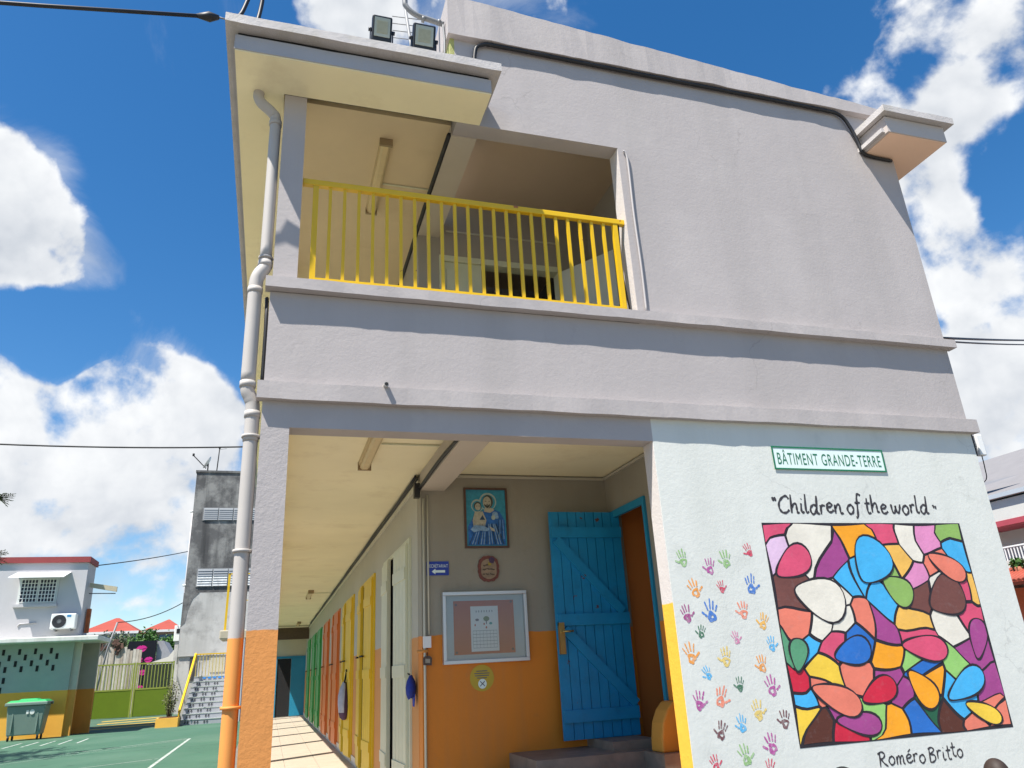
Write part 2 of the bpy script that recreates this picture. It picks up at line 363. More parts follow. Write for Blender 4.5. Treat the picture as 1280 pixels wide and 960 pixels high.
# gallery columns
for k in range(9):
    y = 0 if k == 0 else k*2.62
    mb = MB().box(XL, OL, y, y+.17, G, 2.51)
    mb.build('column', PILLAR, SB)
    if k < 9: MB().box(XL+.008, OL-.004, y+.002, y+.165, 3.50, 5.013).build('upper_column', GREY, SB)
# longitudinal edge beam / upstand along the gallery (court side)
B(XL, OL-.02, .15, YE, 2.51, 3.42).build('gallery_beam', CREAM, SB)
# floors and ceilings
B(OL-.02, 2.9, .15, YE, CEIL, 2.94).build('upper_floor_slab', CREAM, SB)
B(XC, 1.335, .15, YB, 2.51, CEIL).build('ceiling_beam', paint('beam_paint', (.50, .44, .36), .7, .06, 2), SB)
B(XC, 1.335, .15, YE, 5.0, 5.2).build('ceiling_beam', paint('beam_paint', (.50, .44, .36), .7, .06, 2), SB)
B(1.335, 2.95, .15, 3.2, 5.40, 5.48).build('upper_ceiling', paint('taupe_ceiling', (.50, .39, .29), .7, .06, 1.5), SB)
B(XL, 1.13, .15, YE, 5.10, 5.2).build('upper_ceiling', paint('cream_ceiling', (.66, .53, .34), .7, .08, 1.2, stain=((.42, .30, .16), 1.3, .55, .8, .4)), SB)
# roof slab over the gallery with soffit and gutter lip
soff = MB().box(-.45, 1.32, -.345, -.002, 5.013, 5.14).box(-.45, XL+.001, -.002, YE+.4, 5.013, 5.14).build('roof_slab', [CREAM], SB)
MB().rough_bar(-.449, 1.322, -.352, -.30, 5.022, 5.142, amp=.002, seed=5).build('fascia', paint('fascia_grey', (.40, .385, .39), .7, .06, 3, bump=.2), SB)
B(-.456, -.40, -.35, YE+.4, 5.022, 5.142).build('fascia', paint('fascia_grey', (.40, .385, .39), .7, .06, 3, bump=.2), SB)
B(-.44, 1.31, -.335, YE+.3, 5.141, 5.19).build('painted_shadow_strip', DARK, SB)  # near-black filler box: the shadow line under the gutter lip, put into colour
B(-.43, 1.14, .6, YE+.3, 5.19, 5.26).build('roof_deck', GUTTER, SB)
MB().rough_bar(-.52, 1.385, -.425, .6, 5.175, 5.245, amp=.0025, seed=6).build('gutter_lip', GUTTER, SB)
B(-.52, -.40, .6, YE+.4, 5.175, 5.245).build('gutter_lip', GUTTER, SB)
# roof slab on the far side
B(5.04, 5.71, -.335, YE, 5.40, 5.565).build('roof_slab', paint('pale_fascia', (.50, .44, .40), .7, .05, 3), SB)
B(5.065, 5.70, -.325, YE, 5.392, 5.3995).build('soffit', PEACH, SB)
MB().rough_bar(4.99, 5.79, -.395, .02, 5.575, 5.64, amp=.002, seed=8).build('gutter_lip', GUTTER, SB)
B(5.40, 5.79, .02, YE, 5.575, 5.64).build('gutter_lip', GUTTER, SB)
MB().box(5.06, 5.08, -.33, .0, 5.562, 5.58).build('painted_shadow_strip', DARK, SB)  # dark strip painted as the shade between slab and lip
MB().box(5.005, 5.05, -.30, 0, 5.415, 5.455).build('drip_moulding', GUTTER, SB)
# main block behind (roof falls to the right)
MB().prism([(1.14, 5.6), (5.3, 5.6), (5.3, 5.92), (1.14, 6.2)], 1, .62, YE).build('main_roof', GUTTER, SB)
B(XR-.15, XR, .15, YE, G, 5.575).build('side_wall', GREY, SB)
# niche and gallery walls
m = MB().box(XC+.002, 2.90, YB, YB+.15, 0, CEIL)
m.build('niche_wall', NICHE, SB, label='taupe wall with orange dado at the back of the entrance')
m = MB().box(2.82, 2.92, .15, .88, 0, CEIL).box(2.82, 2.92, 1.54, YB, 0, CEIL).box(2.82, 2.92, .88, 1.54, 2.30, CEIL)
m.build('niche_side_wall', NICHE, SB)
B(3.55, 3.65, .15, YB, 0, CEIL).build('stairwell_wall', ORANGEW, SB)
B(2.91, 3.6, YB-.002, YB+.1, 0, CEIL).build('stairwell_wall', ORANGEW, SB)
B(2.92, 3.55, .15, YB, .2, .44).build('stairwell_floor', STEPTILE, SB)
B(2.92, 3.55, .16, .18, .44, CEIL).build('stairwell_wall', ORANGEW, SB)
B(OR+.06, 2.82, .147, .16, 0, CEIL).build('niche_side_wall', NICHE, SB)
mb = MB().box(XC, XC+.18, YB+.15, YE, 0, CEIL)
mb.build('gallery_wall', paint('gallery_wall', (.42, .40, .33), .65, .06, 2, bump=.12, dado=(1.352, (.58, .25, .07))), SB)
B(XC-.012, XC, YB+.16, YE, 0.0, .10).build('skirting', paint('skirting_tile', (.55, .50, .42), .4, .05), SB)
MB().box(XC-.02, XC, YB+.02, YE-1.4, 2.565, 2.60).build('cable_trunking', paint('trunking', (.52, .50, .40), .5, .05), SB)
for q in range(3): MB().tube(catmull([(XC-.018-.008*q, YB+.05+i*1.0, 2.615+.012*q+.008*math.sin(i*2.1+q)) for i in range(19)], 3), .007, 6).build('cable', BLACKC, SB)
MB().box(1.34, 2.82, YB-.018, YB, 2.625, 2.645).box(2.80, 2.82, .16, YB, 2.625, 2.645).build('ceiling_moulding', paint('moulding', (.45, .42, .34), .6, .05), SB)
MB().tube(catmull([(XC-.0, .16, 2.535), (XC-.012, .7, 2.54), (XC-.012, 1.3, 2.53), (XC-.012, 1.58, 2.52)], 4), .016, 6).build('cable', BLACKC, SB)
MB().tube(catmull([(XC-.012, .16, 5.02), (XC-.014, 1.2, 5.03), (XC-.012, 2.6, 5.01), (XC-.012, 3.6, 5.03)], 4), .02, 6).build('cable', BLACKC, SB)
B(XC-.06, XC-.012, 1.55, 1.61, 2.44, 2.56).build('junction_box', BLACKC, SB)
MB().tube([(XC+.02, YB-.015, 2.44), (XC+.02, YB-.015, .2)], .010, 6).build('conduit', paint('trunking', (.52, .50, .40), .5, .05), SB)
MB().tube([(XC+.055, YB-.012, 2.47), (XC+.055, YB-.012, 1.36)], .008, 6).build('conduit', paint('trunking', (.52, .50, .40), .5, .05), SB)
B(XC+.008, XC+.068, YB-.035, YB, 1.26, 1.345).build('switch', WHITEP, SB)
# upper gallery rooms behind the balcony
m = MB().box(XC, 2.95, YB, YB+.12, 4.77, 5.43).box(XC, 1.33, YB, YB+.12, 2.94, 4.77).box(2.57, 3.3, YB, YB+.12, 2.94, 4.77)
m.build('upper_back_wall', UPWALL, SB)
B(1.40, 2.55, YB-.012, YB, 5.07, 5.085).build('conduit', paint('trunking', (.52, .50, .40), .5, .05), SB)
B(2.90, 2.98, .15, YB, 2.94, 5.40).build('upper_side_wall', UPWALL, SB)
B(XC, 1.33, YB+.12, YE, 2.94, 5.0).build('upper_gallery_wall', UPWALL, SB)
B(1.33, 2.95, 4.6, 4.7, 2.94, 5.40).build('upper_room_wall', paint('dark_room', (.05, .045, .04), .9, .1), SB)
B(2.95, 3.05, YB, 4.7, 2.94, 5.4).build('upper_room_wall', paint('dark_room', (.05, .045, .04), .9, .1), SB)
MB().box(1.33, 1.37, YB-.02, YB+.10, 2.94, 4.80).box(2.53, 2.57, YB-.02, YB+.10, 2.94, 4.80).box(1.37, 2.53, YB-.02, YB+.10, 4.74, 4.80).build('door_frame', IVORY, SB)
ud = B(1.37, 1.77, YB+.01, YB+.05, 2.95, 4.74).build('door', IVORY, SB, label='pale upper door leaf behind the railing')
B(1.40, 1.74, YB-.004, YB+.01, 3.9, 4.66).build('panel', IVORY, ud)
mb = MB(); a = Vector((2.54, YB-.03, 0)); d = Vector((.42, -.62, 0)).normalized()
mb.obox(a + d*.32 + Vector((0,0,3.84)), d, Vector((d.y,-d.x,0)), Vector((0,0,1)), .32, .02, .88); mb.build('door', paint('pale_leaf', (.56, .56, .50), .5, .04), SB, label='open pale door leaf swung out upstairs')
# gallery end
B(-.4, XC+.3, YE, YE+.2, 0, CEIL).build('gallery_end_wall', paint('end_wall', (.50, .46, .33), .7, .05), SB)
B(OL, XC, 20.7, 20.95, 2.26, 2.60).build('cross_beam', WOODD, SB)
MB().box(.18, 1.14, YE-.04, YE, 1.75, 1.82).box(.18, .24, YE-.04, YE, 0, 1.75).build('door_frame', BLUEF, SB)
B(.68, 1.13, YE-.06, YE-.01, .02, 1.75).build('door', BLUEF, SB)
B(.25, .67, YE-.012, YE-.002, .01, 1.74).build('doorway', DARK, SB)
B(.06, .20, YE-.7, YE-.66, .05, 2.0).build('door', paint('pale_blue', (.15, .30, .50), .5, .05), SB)

# floor of the gallery: slab, then single tiles where they can be told apart
fl = B(-.16, XC, -.02, YE, G-.02, -.008).build('gallery_floor', GROUT, kind='structure')
TW = .425
tm = MB().box(-TW/2+.004, TW/2-.004, -TW/2+.004, TW/2-.004, -.010, 0).mesh('tile', TILE, Vector((0,0,0)))
for j in range(int((YE)/TW)):
    for i in range(3): piece('tile', tm, fl, (-.15+TW*(i+.5), TW*(j+.5), 0))
# floor of the entrance niche
nf = B(XC, 2.82, .15, YB, G-.02, -.004).build('niche_floor', TILE, kind='structure')
B(XC, 2.9, -.02, .15, G-.02, -.006).build('threshold', GROUT, kind='structure')

# entrance steps
ST = thing('entrance_steps', 'dark tiled steps rising to the blue plank door', 'steps', (2.3, 1.0, 0))
B(1.60, 2.815, .62, YB-.002, -.004, .34).build('step', STEPTILE, ST)
B(1.80, 2.815, .95, YB-.002, .34, .47).build('step', STEPTILE, ST)
B(2.62, 2.815, .64, .949, .34, .4695).build('step', STEPTILE, ST)
B(2.45, 2.815, 1.1, YB-.002, .47, .53).build('step', STEPTILE, ST)
mb = MB().prism([(2.655, .47), (2.815, .47), (2.815, .80), (2.77, .79), (2.72, .74), (2.68, .66), (2.66, .56)], 1, .72, .90)
mb.build('curved_cheek_wall', paint('cheek_orange', (.62, .28, .04), .6, .05), ST, bevel=.012)

# blue plank door, swung open flat against the niche wall
PD = finish('plank_door', MB().box(2.21, 2.86, 1.475, 1.495, .53, 2.31).mesh('plank_door', BLUEP, Vector((2.53, 1.485, .53))), SB, Vector((2.53, 1.485, .53)), label='open blue plank door with peeling paint')
nb = 8; bw = .65/nb
bmh = MB().box(-bw/2+.003, bw/2-.003, -.012, 0, 0, 1.775).mesh('board', BLUEP, Vector((0,0,0)))
for k in range(nb): piece('board', bmh, PD, (2.21+bw*(k+.5), 1.475, .532))
for z in (.70, 1.42, 2.13): B(2.215, 2.855, 1.438, 1.4635, z-.045, z+.045).build('rail', BLUEP, PD)
for (a, b) in (((2.25, 1.45, 2.07), (2.80, 1.45, 1.47)), ((2.27, 1.45, 1.35), (2.84, 1.45, .76))): MB().bar(a, b, .075, .022, up=(0,1,0)).obox(Vector(a), Vector((1,0,0)), Vector((0,1,0)), Vector((0,0,1)), .001, .001, .001).build('brace', BLUEP, PD)
m = MB().box(2.215, 2.26, 1.425, 1.4625, 1.16, 1.40); m.build('lock_plate', paint('brass', (.45, .33, .12), .35, .1, 20, metal=.8), PD)
MB().tube([(2.238, 1.43, 1.33), (2.238, 1.39, 1.33), (2.32, 1.385, 1.33)], .008, 8).build('handle', paint('brass', (.45, .33, .12), .35, .1, 20, metal=.8), PD)
MB().box(2.80, 2.83, .86, .90, .47, 2.32).box(2.80, 2.83, 1.52, 1.56, .47, 2.32).box(2.80, 2.83, .90, 1.52, 2.26, 2.32).build('door_frame', BLUEF, SB)
MB().tube([(3.535, 1.25, 2.3), (3.535, 1.22, 1.86)], .008, 6).build('conduit', IVORY, SB)
B(3.51, 3.55, 1.17, 1.26, 1.76, 1.87).build('switch', DARK, SB)

# gallery doors
def gallery_door(y0, y1, mat, label, z1=2.16, bars=True, near=12, far=6):
    D = MB().box(XC-.02, XC+.01, y0-.05, y0, .02, z1+.04).box(XC-.02, XC+.01, y1, y1+.05, .02, z1+.04).box(XC-.02, XC+.01, y0, y1, z1, z1+.04).build('double_door', mat, SB, label=label)
    B(XC-.006, XC-.002, y0, y1, .02, z1).build('doorway', DARK, D)  # flat dark sheet on the wall; the opening's shade is in its colour
    w = (y1-y0)*.345
    for hinge, sgn, ang in ((y0+.005, 1, near), (y1-.005, -1, far)):
        a = math.radians(ang); d = Vector((-math.sin(a), sgn*math.cos(a), 0)); nrm_ = Vector((-math.cos(a), -sgn*math.sin(a), 0)) if sgn > 0 else Vector((-math.cos(a), math.sin(a)*-sgn, 0))
        h = Vector((XC-.022, hinge, 0)); up = Vector((0,0,1))
        lf = MB().obox(h + d*w/2 + up*(z1/2+.03), d, nrm_, up, w/2, .014, z1/2-.03).build('leaf', mat, D)
        # planks and rails would be a fourth level: shaped into one raised facing per leaf
        fc = MB()
        for q in range(4):
            fc.obox(h + d*(w*(q+.5)/4) + nrm_*.017 + up*(z1/2+.03), d, nrm_, up, w/8-.004, .005, z1/2-.05)
        for z in (.35, 1.1, 1.9): fc.obox(h + d*w/2 + nrm_*.025 + up*z, d, nrm_, up, w/2-.01, .007, .05)
        fc.build('leaf', mat, D)
        if bars: MB().obox(h + d*(w*.9) + nrm_*.05 + up*1.30, d, nrm_, up, .09, .012, .009).build('latch_bar', DARK, D)
IV = IVORY; YD = paint('yellow_door', (.70, .46, .02), .45, .08, 5, chips=((.5, .25, .05), 9, .72)); OD = paint('orange_door', (.62, .16, .03), .45, .08, 5); GD = paint('green_door', (.04, .30, .07), .45, .08, 5)
gallery_door(2.12, 3.66, IV, 'ivory double door nearest the entrance', bars=False, near=3, far=2)
gallery_door(4.55, 6.02, YD, 'nearer yellow double door of the gallery', near=3, far=2)
gallery_door(6.9, 8.4, YD, 'farther yellow double door of the gallery', near=3, far=2)
gallery_door(9.3, 10.7, OD, 'nearer orange double door of the gallery', near=3, far=2)
gallery_door(11.75, 13.1, OD, 'farther orange double door of the gallery', near=3, far=2)
gallery_door(14.2, 15.5, GD, 'nearest green double door of the gallery', near=3, far=2)
gallery_door(16.5, 17.8, GD, 'middle green double door of the gallery', near=3, far=2)
gallery_door(19.2, 20.4, GD, 'farthest green double door of the gallery', near=3, far=2)

# balcony railing
RY = .055
RL = MB().box(OL, OR+.008, RY-.022, RY+.022, 4.30, 4.345).build('balcony_railing', YELLOW, SB, label='yellow painted steel balcony railing', bevel=.004)
B(.135, 2.41, RY-.018, RY+.018, 3.535, 3.572).build('bottom_rail', YELLOW, RL)
for x in (.125, 2.405): B(x-.019, x+.019, RY-.017, RY+.017, 3.50, 4.302).build('post', YELLOW, RL)
bal = MB().box(-.011, .011, -.011, .011, 0, .732).mesh('baluster', YELLOW, Vector((0,0,0)))
for k in range(22): piece('baluster', bal, RL, (.125 + (2.28/23)*(k+1), RY, 3.57))
MB().tube([(2.44, RY, 4.30), (2.435, RY+.02, 3.9), (2.47, RY+.02, 3.5)], .007, 6).build('wire', BLACKC, RL)

# conduits and spout on the facade
MB().tube(catmull([(1.30, -.012, 5.25), (1.30, -.018, 5.68), (1.36, -.03, 5.805), (1.6, -.03, 5.825), (2.6, -.03, 5.822), (3.6, -.03, 5.823), (4.6, -.03, 5.822), (4.86, -.03, 5.80), (4.955, -.03, 5.66), (5.0, -.03, 5.50), (5.02, -.03, 5.40), (5.12, -.02, 5.375), (5.36, -.015, 5.37)], 5), .016, 8).build('cable', BLACKC, SB)
MB().tube(catmull([(2.535, -.012, 4.985), (2.56, -.014, 4.9), (2.555, -.012, 4.4), (2.56, -.013, 3.9), (2.555, -.012, 3.51)], 5), .009, 8).build('conduit', paint('conduit_pvc', (.40, .375, .37), .5, .05), SB)
MB().tube([(.607, .02, 2.80), (.607, -.085, 2.795)], .017, 12).build('drain_spout', PVC, SB)
MB().tube([(.607, -.0855, 2.795), (.607, -.086, 2.795)], .012, 10).build('spout_bore', DARK, SB)
MB().tube(catmull([(XL-.02, .1, 3.42), (XL-.015, .05, 3.30), (XL-.012, .04, 3.1), (XL-.012, .06, 2.8)], 4), .012, 6).build('cable', BLACKC, SB)
MB().box(5.42, 5.45, .03, .07, 2.50, 2.72).build('antenna_bracket', DARK, SB)

# ------------------------------------------------------------------ mural: generic patchwork of the same colours
PC = dict(crimson=(.62,.075,.15), salmon=(.72,.19,.125), lilac=(.66,.46,.62), cream=(.72,.67,.57), brown=(.155,.055,.045), yellow=(.78,.52,.05), purple=(.33,.055,.22), blue=(.02,.14,.47), orange=(.83,.33,.015), dgreen=(.015,.10,.05), amber=(.78,.44,.09), pink=(.66,.24,.44), green=(.24,.40,.10), sky=(.055,.39,.70), teal=(.09,.28,.15), lime=(.27,.52,.14), red=(.55,.016,.045), dbrown=(.09,.025,.015))
PM = {k: paint('mural_'+k, v, .6, .13, 5, bump=.12, bscale=40, stain=(tuple(min(1, .65*q+.13) for q in v), 16, .55, .75, .35)) for k, v in PC.items()}
MK = paint('mural_black', (.022, .017, .022), .55, .05, bump=.12)
SEEDS = [(3.3,1.89,'crimson'),(3.51,1.85,'salmon'),(3.32,1.7,'lilac'),(3.53,1.64,'crimson'),(3.65,1.79,'cream'),(3.38,1.48,'brown'),(3.56,1.53,'yellow'),(3.8,1.7,'purple'),(3.97,1.91,'blue'),(4.02,1.81,'orange'),(4.28,1.87,'crimson'),(4.45,1.92,'dgreen'),(4.34,1.67,'amber'),(4.49,1.82,'cream'),(4.7,1.83,'pink'),(4.92,1.88,'green'),(4.96,1.68,'sky'),(4.68,1.63,'salmon'),(3.97,1.67,'green'),(4.04,1.54,'sky'),(4.25,1.6,'green'),(3.91,1.51,'sky'),(4.18,1.42,'sky'),(3.99,1.36,'green'),(4.86,1.45,'crimson'),(4.91,1.28,'crimson'),(4.69,1.49,'cream'),(4.48,1.43,'brown'),(4.62,1.28,'brown'),(4.45,1.58,'pink'),(4.98,1.45,'amber'),(3.65,1.34,'cream'),(3.77,1.45,'cream'),(3.56,1.24,'cream'),(3.74,1.23,'cream'),(3.4,1.25,'salmon'),(3.48,1.15,'sky'),(3.31,1.12,'teal'),(3.43,1.0,'teal'),(3.68,1.09,'crimson'),(3.85,1.11,'blue'),(3.98,1.16,'dgreen'),(3.92,1.24,'salmon'),(3.84,1.3,'green'),(4.07,1.06,'orange'),(4.32,1.13,'crimson'),(4.5,1.07,'brown'),(4.28,1.0,'lime'),(4.26,1.27,'brown'),(4.36,1.26,'amber'),(4.07,1.2,'purple'),(4.68,1.0,'salmon'),(4.84,1.06,'purple'),(5.01,1.02,'crimson'),(4.79,1.17,'cream'),(3.3,.91,'red'),(3.41,.92,'blue'),(3.56,.94,'yellow'),(3.72,.9,'dbrown'),(3.86,.89,'salmon'),(4.07,.89,'purple'),(3.95,.77,'red'),(3.46,.81,'salmon'),(3.33,.79,'sky'),(3.58,.66,'purple'),(3.88,.71,'lime'),(3.81,.62,'blue'),(3.3,.69,'yellow'),(3.31,.57,'lime'),(3.44,.57,'dbrown'),(3.59,.56,'red'),(3.81,.53,'orange'),(4.01,.6,'orange'),(4.12,.65,'salmon'),(4.31,.87,'blue'),(4.36,.78,'orange'),(4.52,.88,'red'),(4.37,.68,'dgreen'),(4.63,.74,'sky'),(4.87,.78,'purple'),(4.7,.89,'lime'),(4.99,.83,'yellow'),(4.86,.62,'salmon'),(4.73,.62,'yellow'),(4.53,.6,'dbrown'),(4.26,.6,'blue'),(4.35,.54,'purple'),(4.21,.77,'purple'),(5.0,.65,'yellow'),(4.73,.54,'salmon'),(4.93,.54,'salmon')]
MX0, MX1, MZ0, MZ1 = 3.25, 5.03, .505, 1.94
mur = MB(); mur.face([(MX0,-.0012,MZ0),(MX1,-.0012,MZ0),(MX1,-.0012,MZ1),(MX0,-.0012,MZ1)])
MUR = mur.build('mural', MK, SB, label='patchwork mural of bright colour patches with thick black outlines on the white wall')
def clip(poly, n, c):
    out = []
    for i in range(len(poly)):
        a, b = poly[i], poly[(i+1) % len(poly)]; da = a[0]*n[0]+a[1]*n[1]-c; db = b[0]*n[0]+b[1]*n[1]-c
        if da <= 0: out.append(a)
        if (da < 0) != (db < 0) and da != db:
            t = da/(da-db); out.append((a[0]+(b[0]-a[0])*t, a[1]+(b[1]-a[1])*t))
    return out
LWH = .0085
def warp(p):
    ex = min((p[0]-MX0), (MX1-p[0]), (p[1]-MZ0), (MZ1-p[1])); k = max(0, min(1, ex/.08))
    return (p[0] + k*.045*math.sin(p[1]*9.1+p[0]*4), p[1] + k*.045*math.sin(p[0]*8.3-p[1]*5+1))
rs = random.Random(12); SEEDS = [q for k, q in enumerate(SEEDS) if k % 5 not in (1, 3) or q[2] in ('cream', 'sky')]
def bold_patch(pts, c, lay):
    """a painted patch with its black outline under it"""
    n = len(pts); cx = sum(p[0] for p in pts)/n; cz = sum(p[1] for p in pts)/n; y = -.0024-.0012*lay
    out = []
    for k in range(n):
        a, b = pts[k-1], pts[(k+1) % n]; tx, tz = b[0]-a[0], b[1]-a[1]; L = math.hypot(tx, tz) or 1; nx, nz_ = tz/L, -tx/L
        if nx*(pts[k][0]-cx)+nz_*(pts[k][1]-cz) < 0: nx, nz_ = -nx, -nz_
        w = .0135*(1+.35*math.sin(k*.7+cx*20)); out.append((pts[k][0]+nx*w, pts[k][1]+nz_*w))
    o = MB().face([(p[0], y, p[1]) for p in out]).build('outline', MK, MUR)
    MB().face([(p[0], y-.0005, p[1]) for p in pts]).build('colour_patch', PM[c], MUR)
for (sx, sz, c) in SEEDS:
    FM = .015; poly = [(MX0+FM,MZ0+FM),(MX1-FM,MZ0+FM),(MX1-FM,MZ1-FM),(MX0+FM,MZ1-FM)]
    for (tx, tz, _) in SEEDS:
        dx, dz = tx-sx, tz-sz; L = math.hypot(dx, dz)
        if L < 1e-6 or L > 1.2: continue
        n = (dx/L, dz/L); poly = clip(poly, n, (sx+tx)/2*n[0]+(sz+tz)/2*n[1]-LWH*(.75+.5*abs(math.sin((sx+tx)*31))))
        if len(poly) < 3: break
    if len(poly) < 3: continue
    fine = []
    for i in range(len(poly)):
        a, b = poly[i], poly[(i+1) % len(poly)]
        for t in range(5): fine.append(warp((a[0]+(b[0]-a[0])*t/5, a[1]+(b[1]-a[1])*t/5)))
    MB().face([(p[0], -.0022, p[1]) for p in fine]).build('colour_patch', PM[c], MUR)
def drop(cx, cz, L, w, ang, n=26):
    pts = []
    for k in range(n):
        t = 2*math.pi*k/n; u = math.cos(t)*L; v = math.sin(t)*w*(1+.45*math.cos(t)); pts.append((cx+u*math.cos(ang)-v*math.sin(ang), cz+u*math.sin(ang)+v*math.cos(ang)))
    return pts
for k, (cx, cz, L, w, ang, c) in enumerate(((3.45,1.66,.16,.09,.5,'crimson'),(3.62,1.42,.20,.13,-.3,'cream'),(4.12,1.66,.17,.15,.9,'sky'),(4.30,1.46,.13,.09,-.6,'green'),(4.72,1.40,.17,.13,.4,'brown'),(4.80,1.62,.17,.07,-.5,'salmon'),(3.80,1.06,.15,.08,.2,'blue'),(4.42,1.06,.19,.075,-.12,'crimson'),(3.60,.78,.19,.075,-.4,'salmon'),(3.95,.80,.15,.07,.3,'red'),(4.32,.80,.14,.08,-.9,'orange'),(4.70,.80,.19,.075,.42,'sky'),(3.74,.62,.17,.06,-.15,'purple'),(4.80,.62,.15,.05,-.4,'yellow'),(3.36,1.06,.10,.06,1.3,'teal'),(4.92,1.10,.14,.07,1.2,'purple'))):
    pts = [(max(MX0+.02, min(MX1-.02, p[0])), max(MZ0+.02, min(MZ1-.02, p[1]))) for p in drop(cx, cz, L, w, ang)]
    bold_patch(pts, c, k % 3 + 1)

# painted cursive lettering
GL = dict(C=(1.15,[[(1.15,1.45),(.9,1.78),(.5,1.6),(.15,1.1),(.1,.5),(.35,.05),(.75,0),(1.1,.3)]]), h=(.95,[[(.15,2),(.1,0)],[(.12,.55),(.4,1),(.64,.92),(.66,.4),(.72,.05),(.9,.1)]]),
 i=(.42,[[(.15,1),(.11,.25),(.22,0),(.4,.12)],[(.2,1.42),(.23,1.5)]]), l=(.42,[[(.17,2),(.1,.3),(.22,0),(.4,.12)]]),
 d=(1.0,[[(.75,.85),(.45,1),(.15,.7),(.1,.3),(.3,0),(.55,.15),(.75,.7)],[(.86,2),(.76,.6),(.8,.05),(1,.1)]]), r=(.62,[[(.1,1),(.12,.5),(.1,0)],[(.12,.6),(.3,.95),(.6,.92)]]),
 e=(.8,[[(.1,.5),(.5,.6),(.65,.82),(.45,1),(.2,.85),(.1,.45),(.3,.02),(.6,.05),(.8,.25)]]), n=(.95,[[(.1,1),(.1,0)],[(.1,.55),(.4,1),(.62,.88),(.62,.3),(.75,0),(.92,.12)]]),
 o=(.85,[[(.5,1),(.2,.85),(.08,.45),(.3,.02),(.6,.12),(.74,.55),(.55,.97),(.4,.98)]]), f=(.72,[[(.78,1.8),(.52,2),(.36,1.6),(.3,.6),(.2,-.5),(0,-.6)],[(.05,1),(.65,1.02)]]),
 t=(.6,[[(.3,1.7),(.25,.4),(.4,0),(.6,.1)],[(0,1.1),(.6,1.12)]]), w=(1.18,[[(.08,1),(.15,.2),(.35,.02),(.5,.4),(.55,.8),(.6,.25),(.8,.02),(1,.5),(1.08,1)]]),
 R=(1.05,[[(.2,1.7),(.12,0)],[(-.05,1.5),(.4,1.75),(.76,1.45),(.6,1.05),(.2,.9)],[(.3,.9),(.6,.4),(1,0)]]), m=(1.1,[[(.1,1),(.1,0)],[(.1,.6),(.3,1),(.45,.85),(.45,0)],[(.45,.6),(.68,1),(.85,.85),(.85,.15),(1.02,.05)]]),
 B=(.92,[[(.15,1.7),(.1,0)],[(0,1.58),(.45,1.75),(.7,1.4),(.2,.95)],[(.2,.95),(.7,.8),(.75,.3),(.4,0),(.1,.05)]]))
GL['é'] = (.8, GL['e'][1] + [[(.35,1.25),(.66,1.58)]]); GL['“'] = (.55, [[(.1,1.75),(.2,1.3)],[(.32,1.75),(.42,1.3)]]); GL['”'] = (.6, [[(.2,.95),(.28,.55)],[(.45,.85),(.5,.45)]])
def script_text(body, x0, x1, z, xh, sw, mat, label, slant=.06, wob=.01):
    adv = 0; items = []; wd = 0
    for ch in body:
        if ch == ' ': adv += .32; wd += 1; continue
        items.append((ch, adv, wd)); adv += GL[ch][0] + .06
    sc = (x1-x0)/adv; words = {}; rnd = random.Random(3)
    for ch, a, wd in items:
        mb = words.setdefault(wd, MB())
        dz = rnd.uniform(-wob, wob)
        for st in GL[ch][1]:
            pts = [Vector((x0+(a+p[0])*sc+p[1]*xh*slant, 0, z+p[1]*xh+dz)) for p in st]
            pts = catmull(pts, 6) if len(pts) > 2 else [pts[0].lerp(pts[1], t/4) for t in range(5)]
            Ls = []; Rs = []
            for k, p in enumerate(pts):
                d = (pts[min(k+1, len(pts)-1)]-pts[max(k-1, 0)]).normalized(); nn = Vector((-d.z, 0, d.x)); w = sw*(.5+.10*math.sin(k*.9+a*3))
                if k in (0, len(pts)-1): w *= .75
                Ls.append(p+nn*w); Rs.append(p-nn*w)
            for k in range(len(pts)-1):
                yy = -.0011-.0002*(k % 3)
                mb.face([(Ls[k].x,yy,Ls[k].z),(Rs[k].x,yy,Rs[k].z),(Rs[k+1].x,yy,Rs[k+1].z),(Ls[k+1].x,yy,Ls[k+1].z)])
    for mb in words.values(): mb.build('painted_word', mat, SB, label=label)
INK = paint('lettering_ink', (.045, .04, .045), .6, .1, 20)
script_text('“Children of the world ”', 3.36, 4.85, 2.012, .068, .0165, INK, 'dark cursive word of the title above the mural')
script_text('Roméro Britto', 3.83, 4.54, .355, .05, .0105, INK, 'dark cursive word of the signature below the mural')

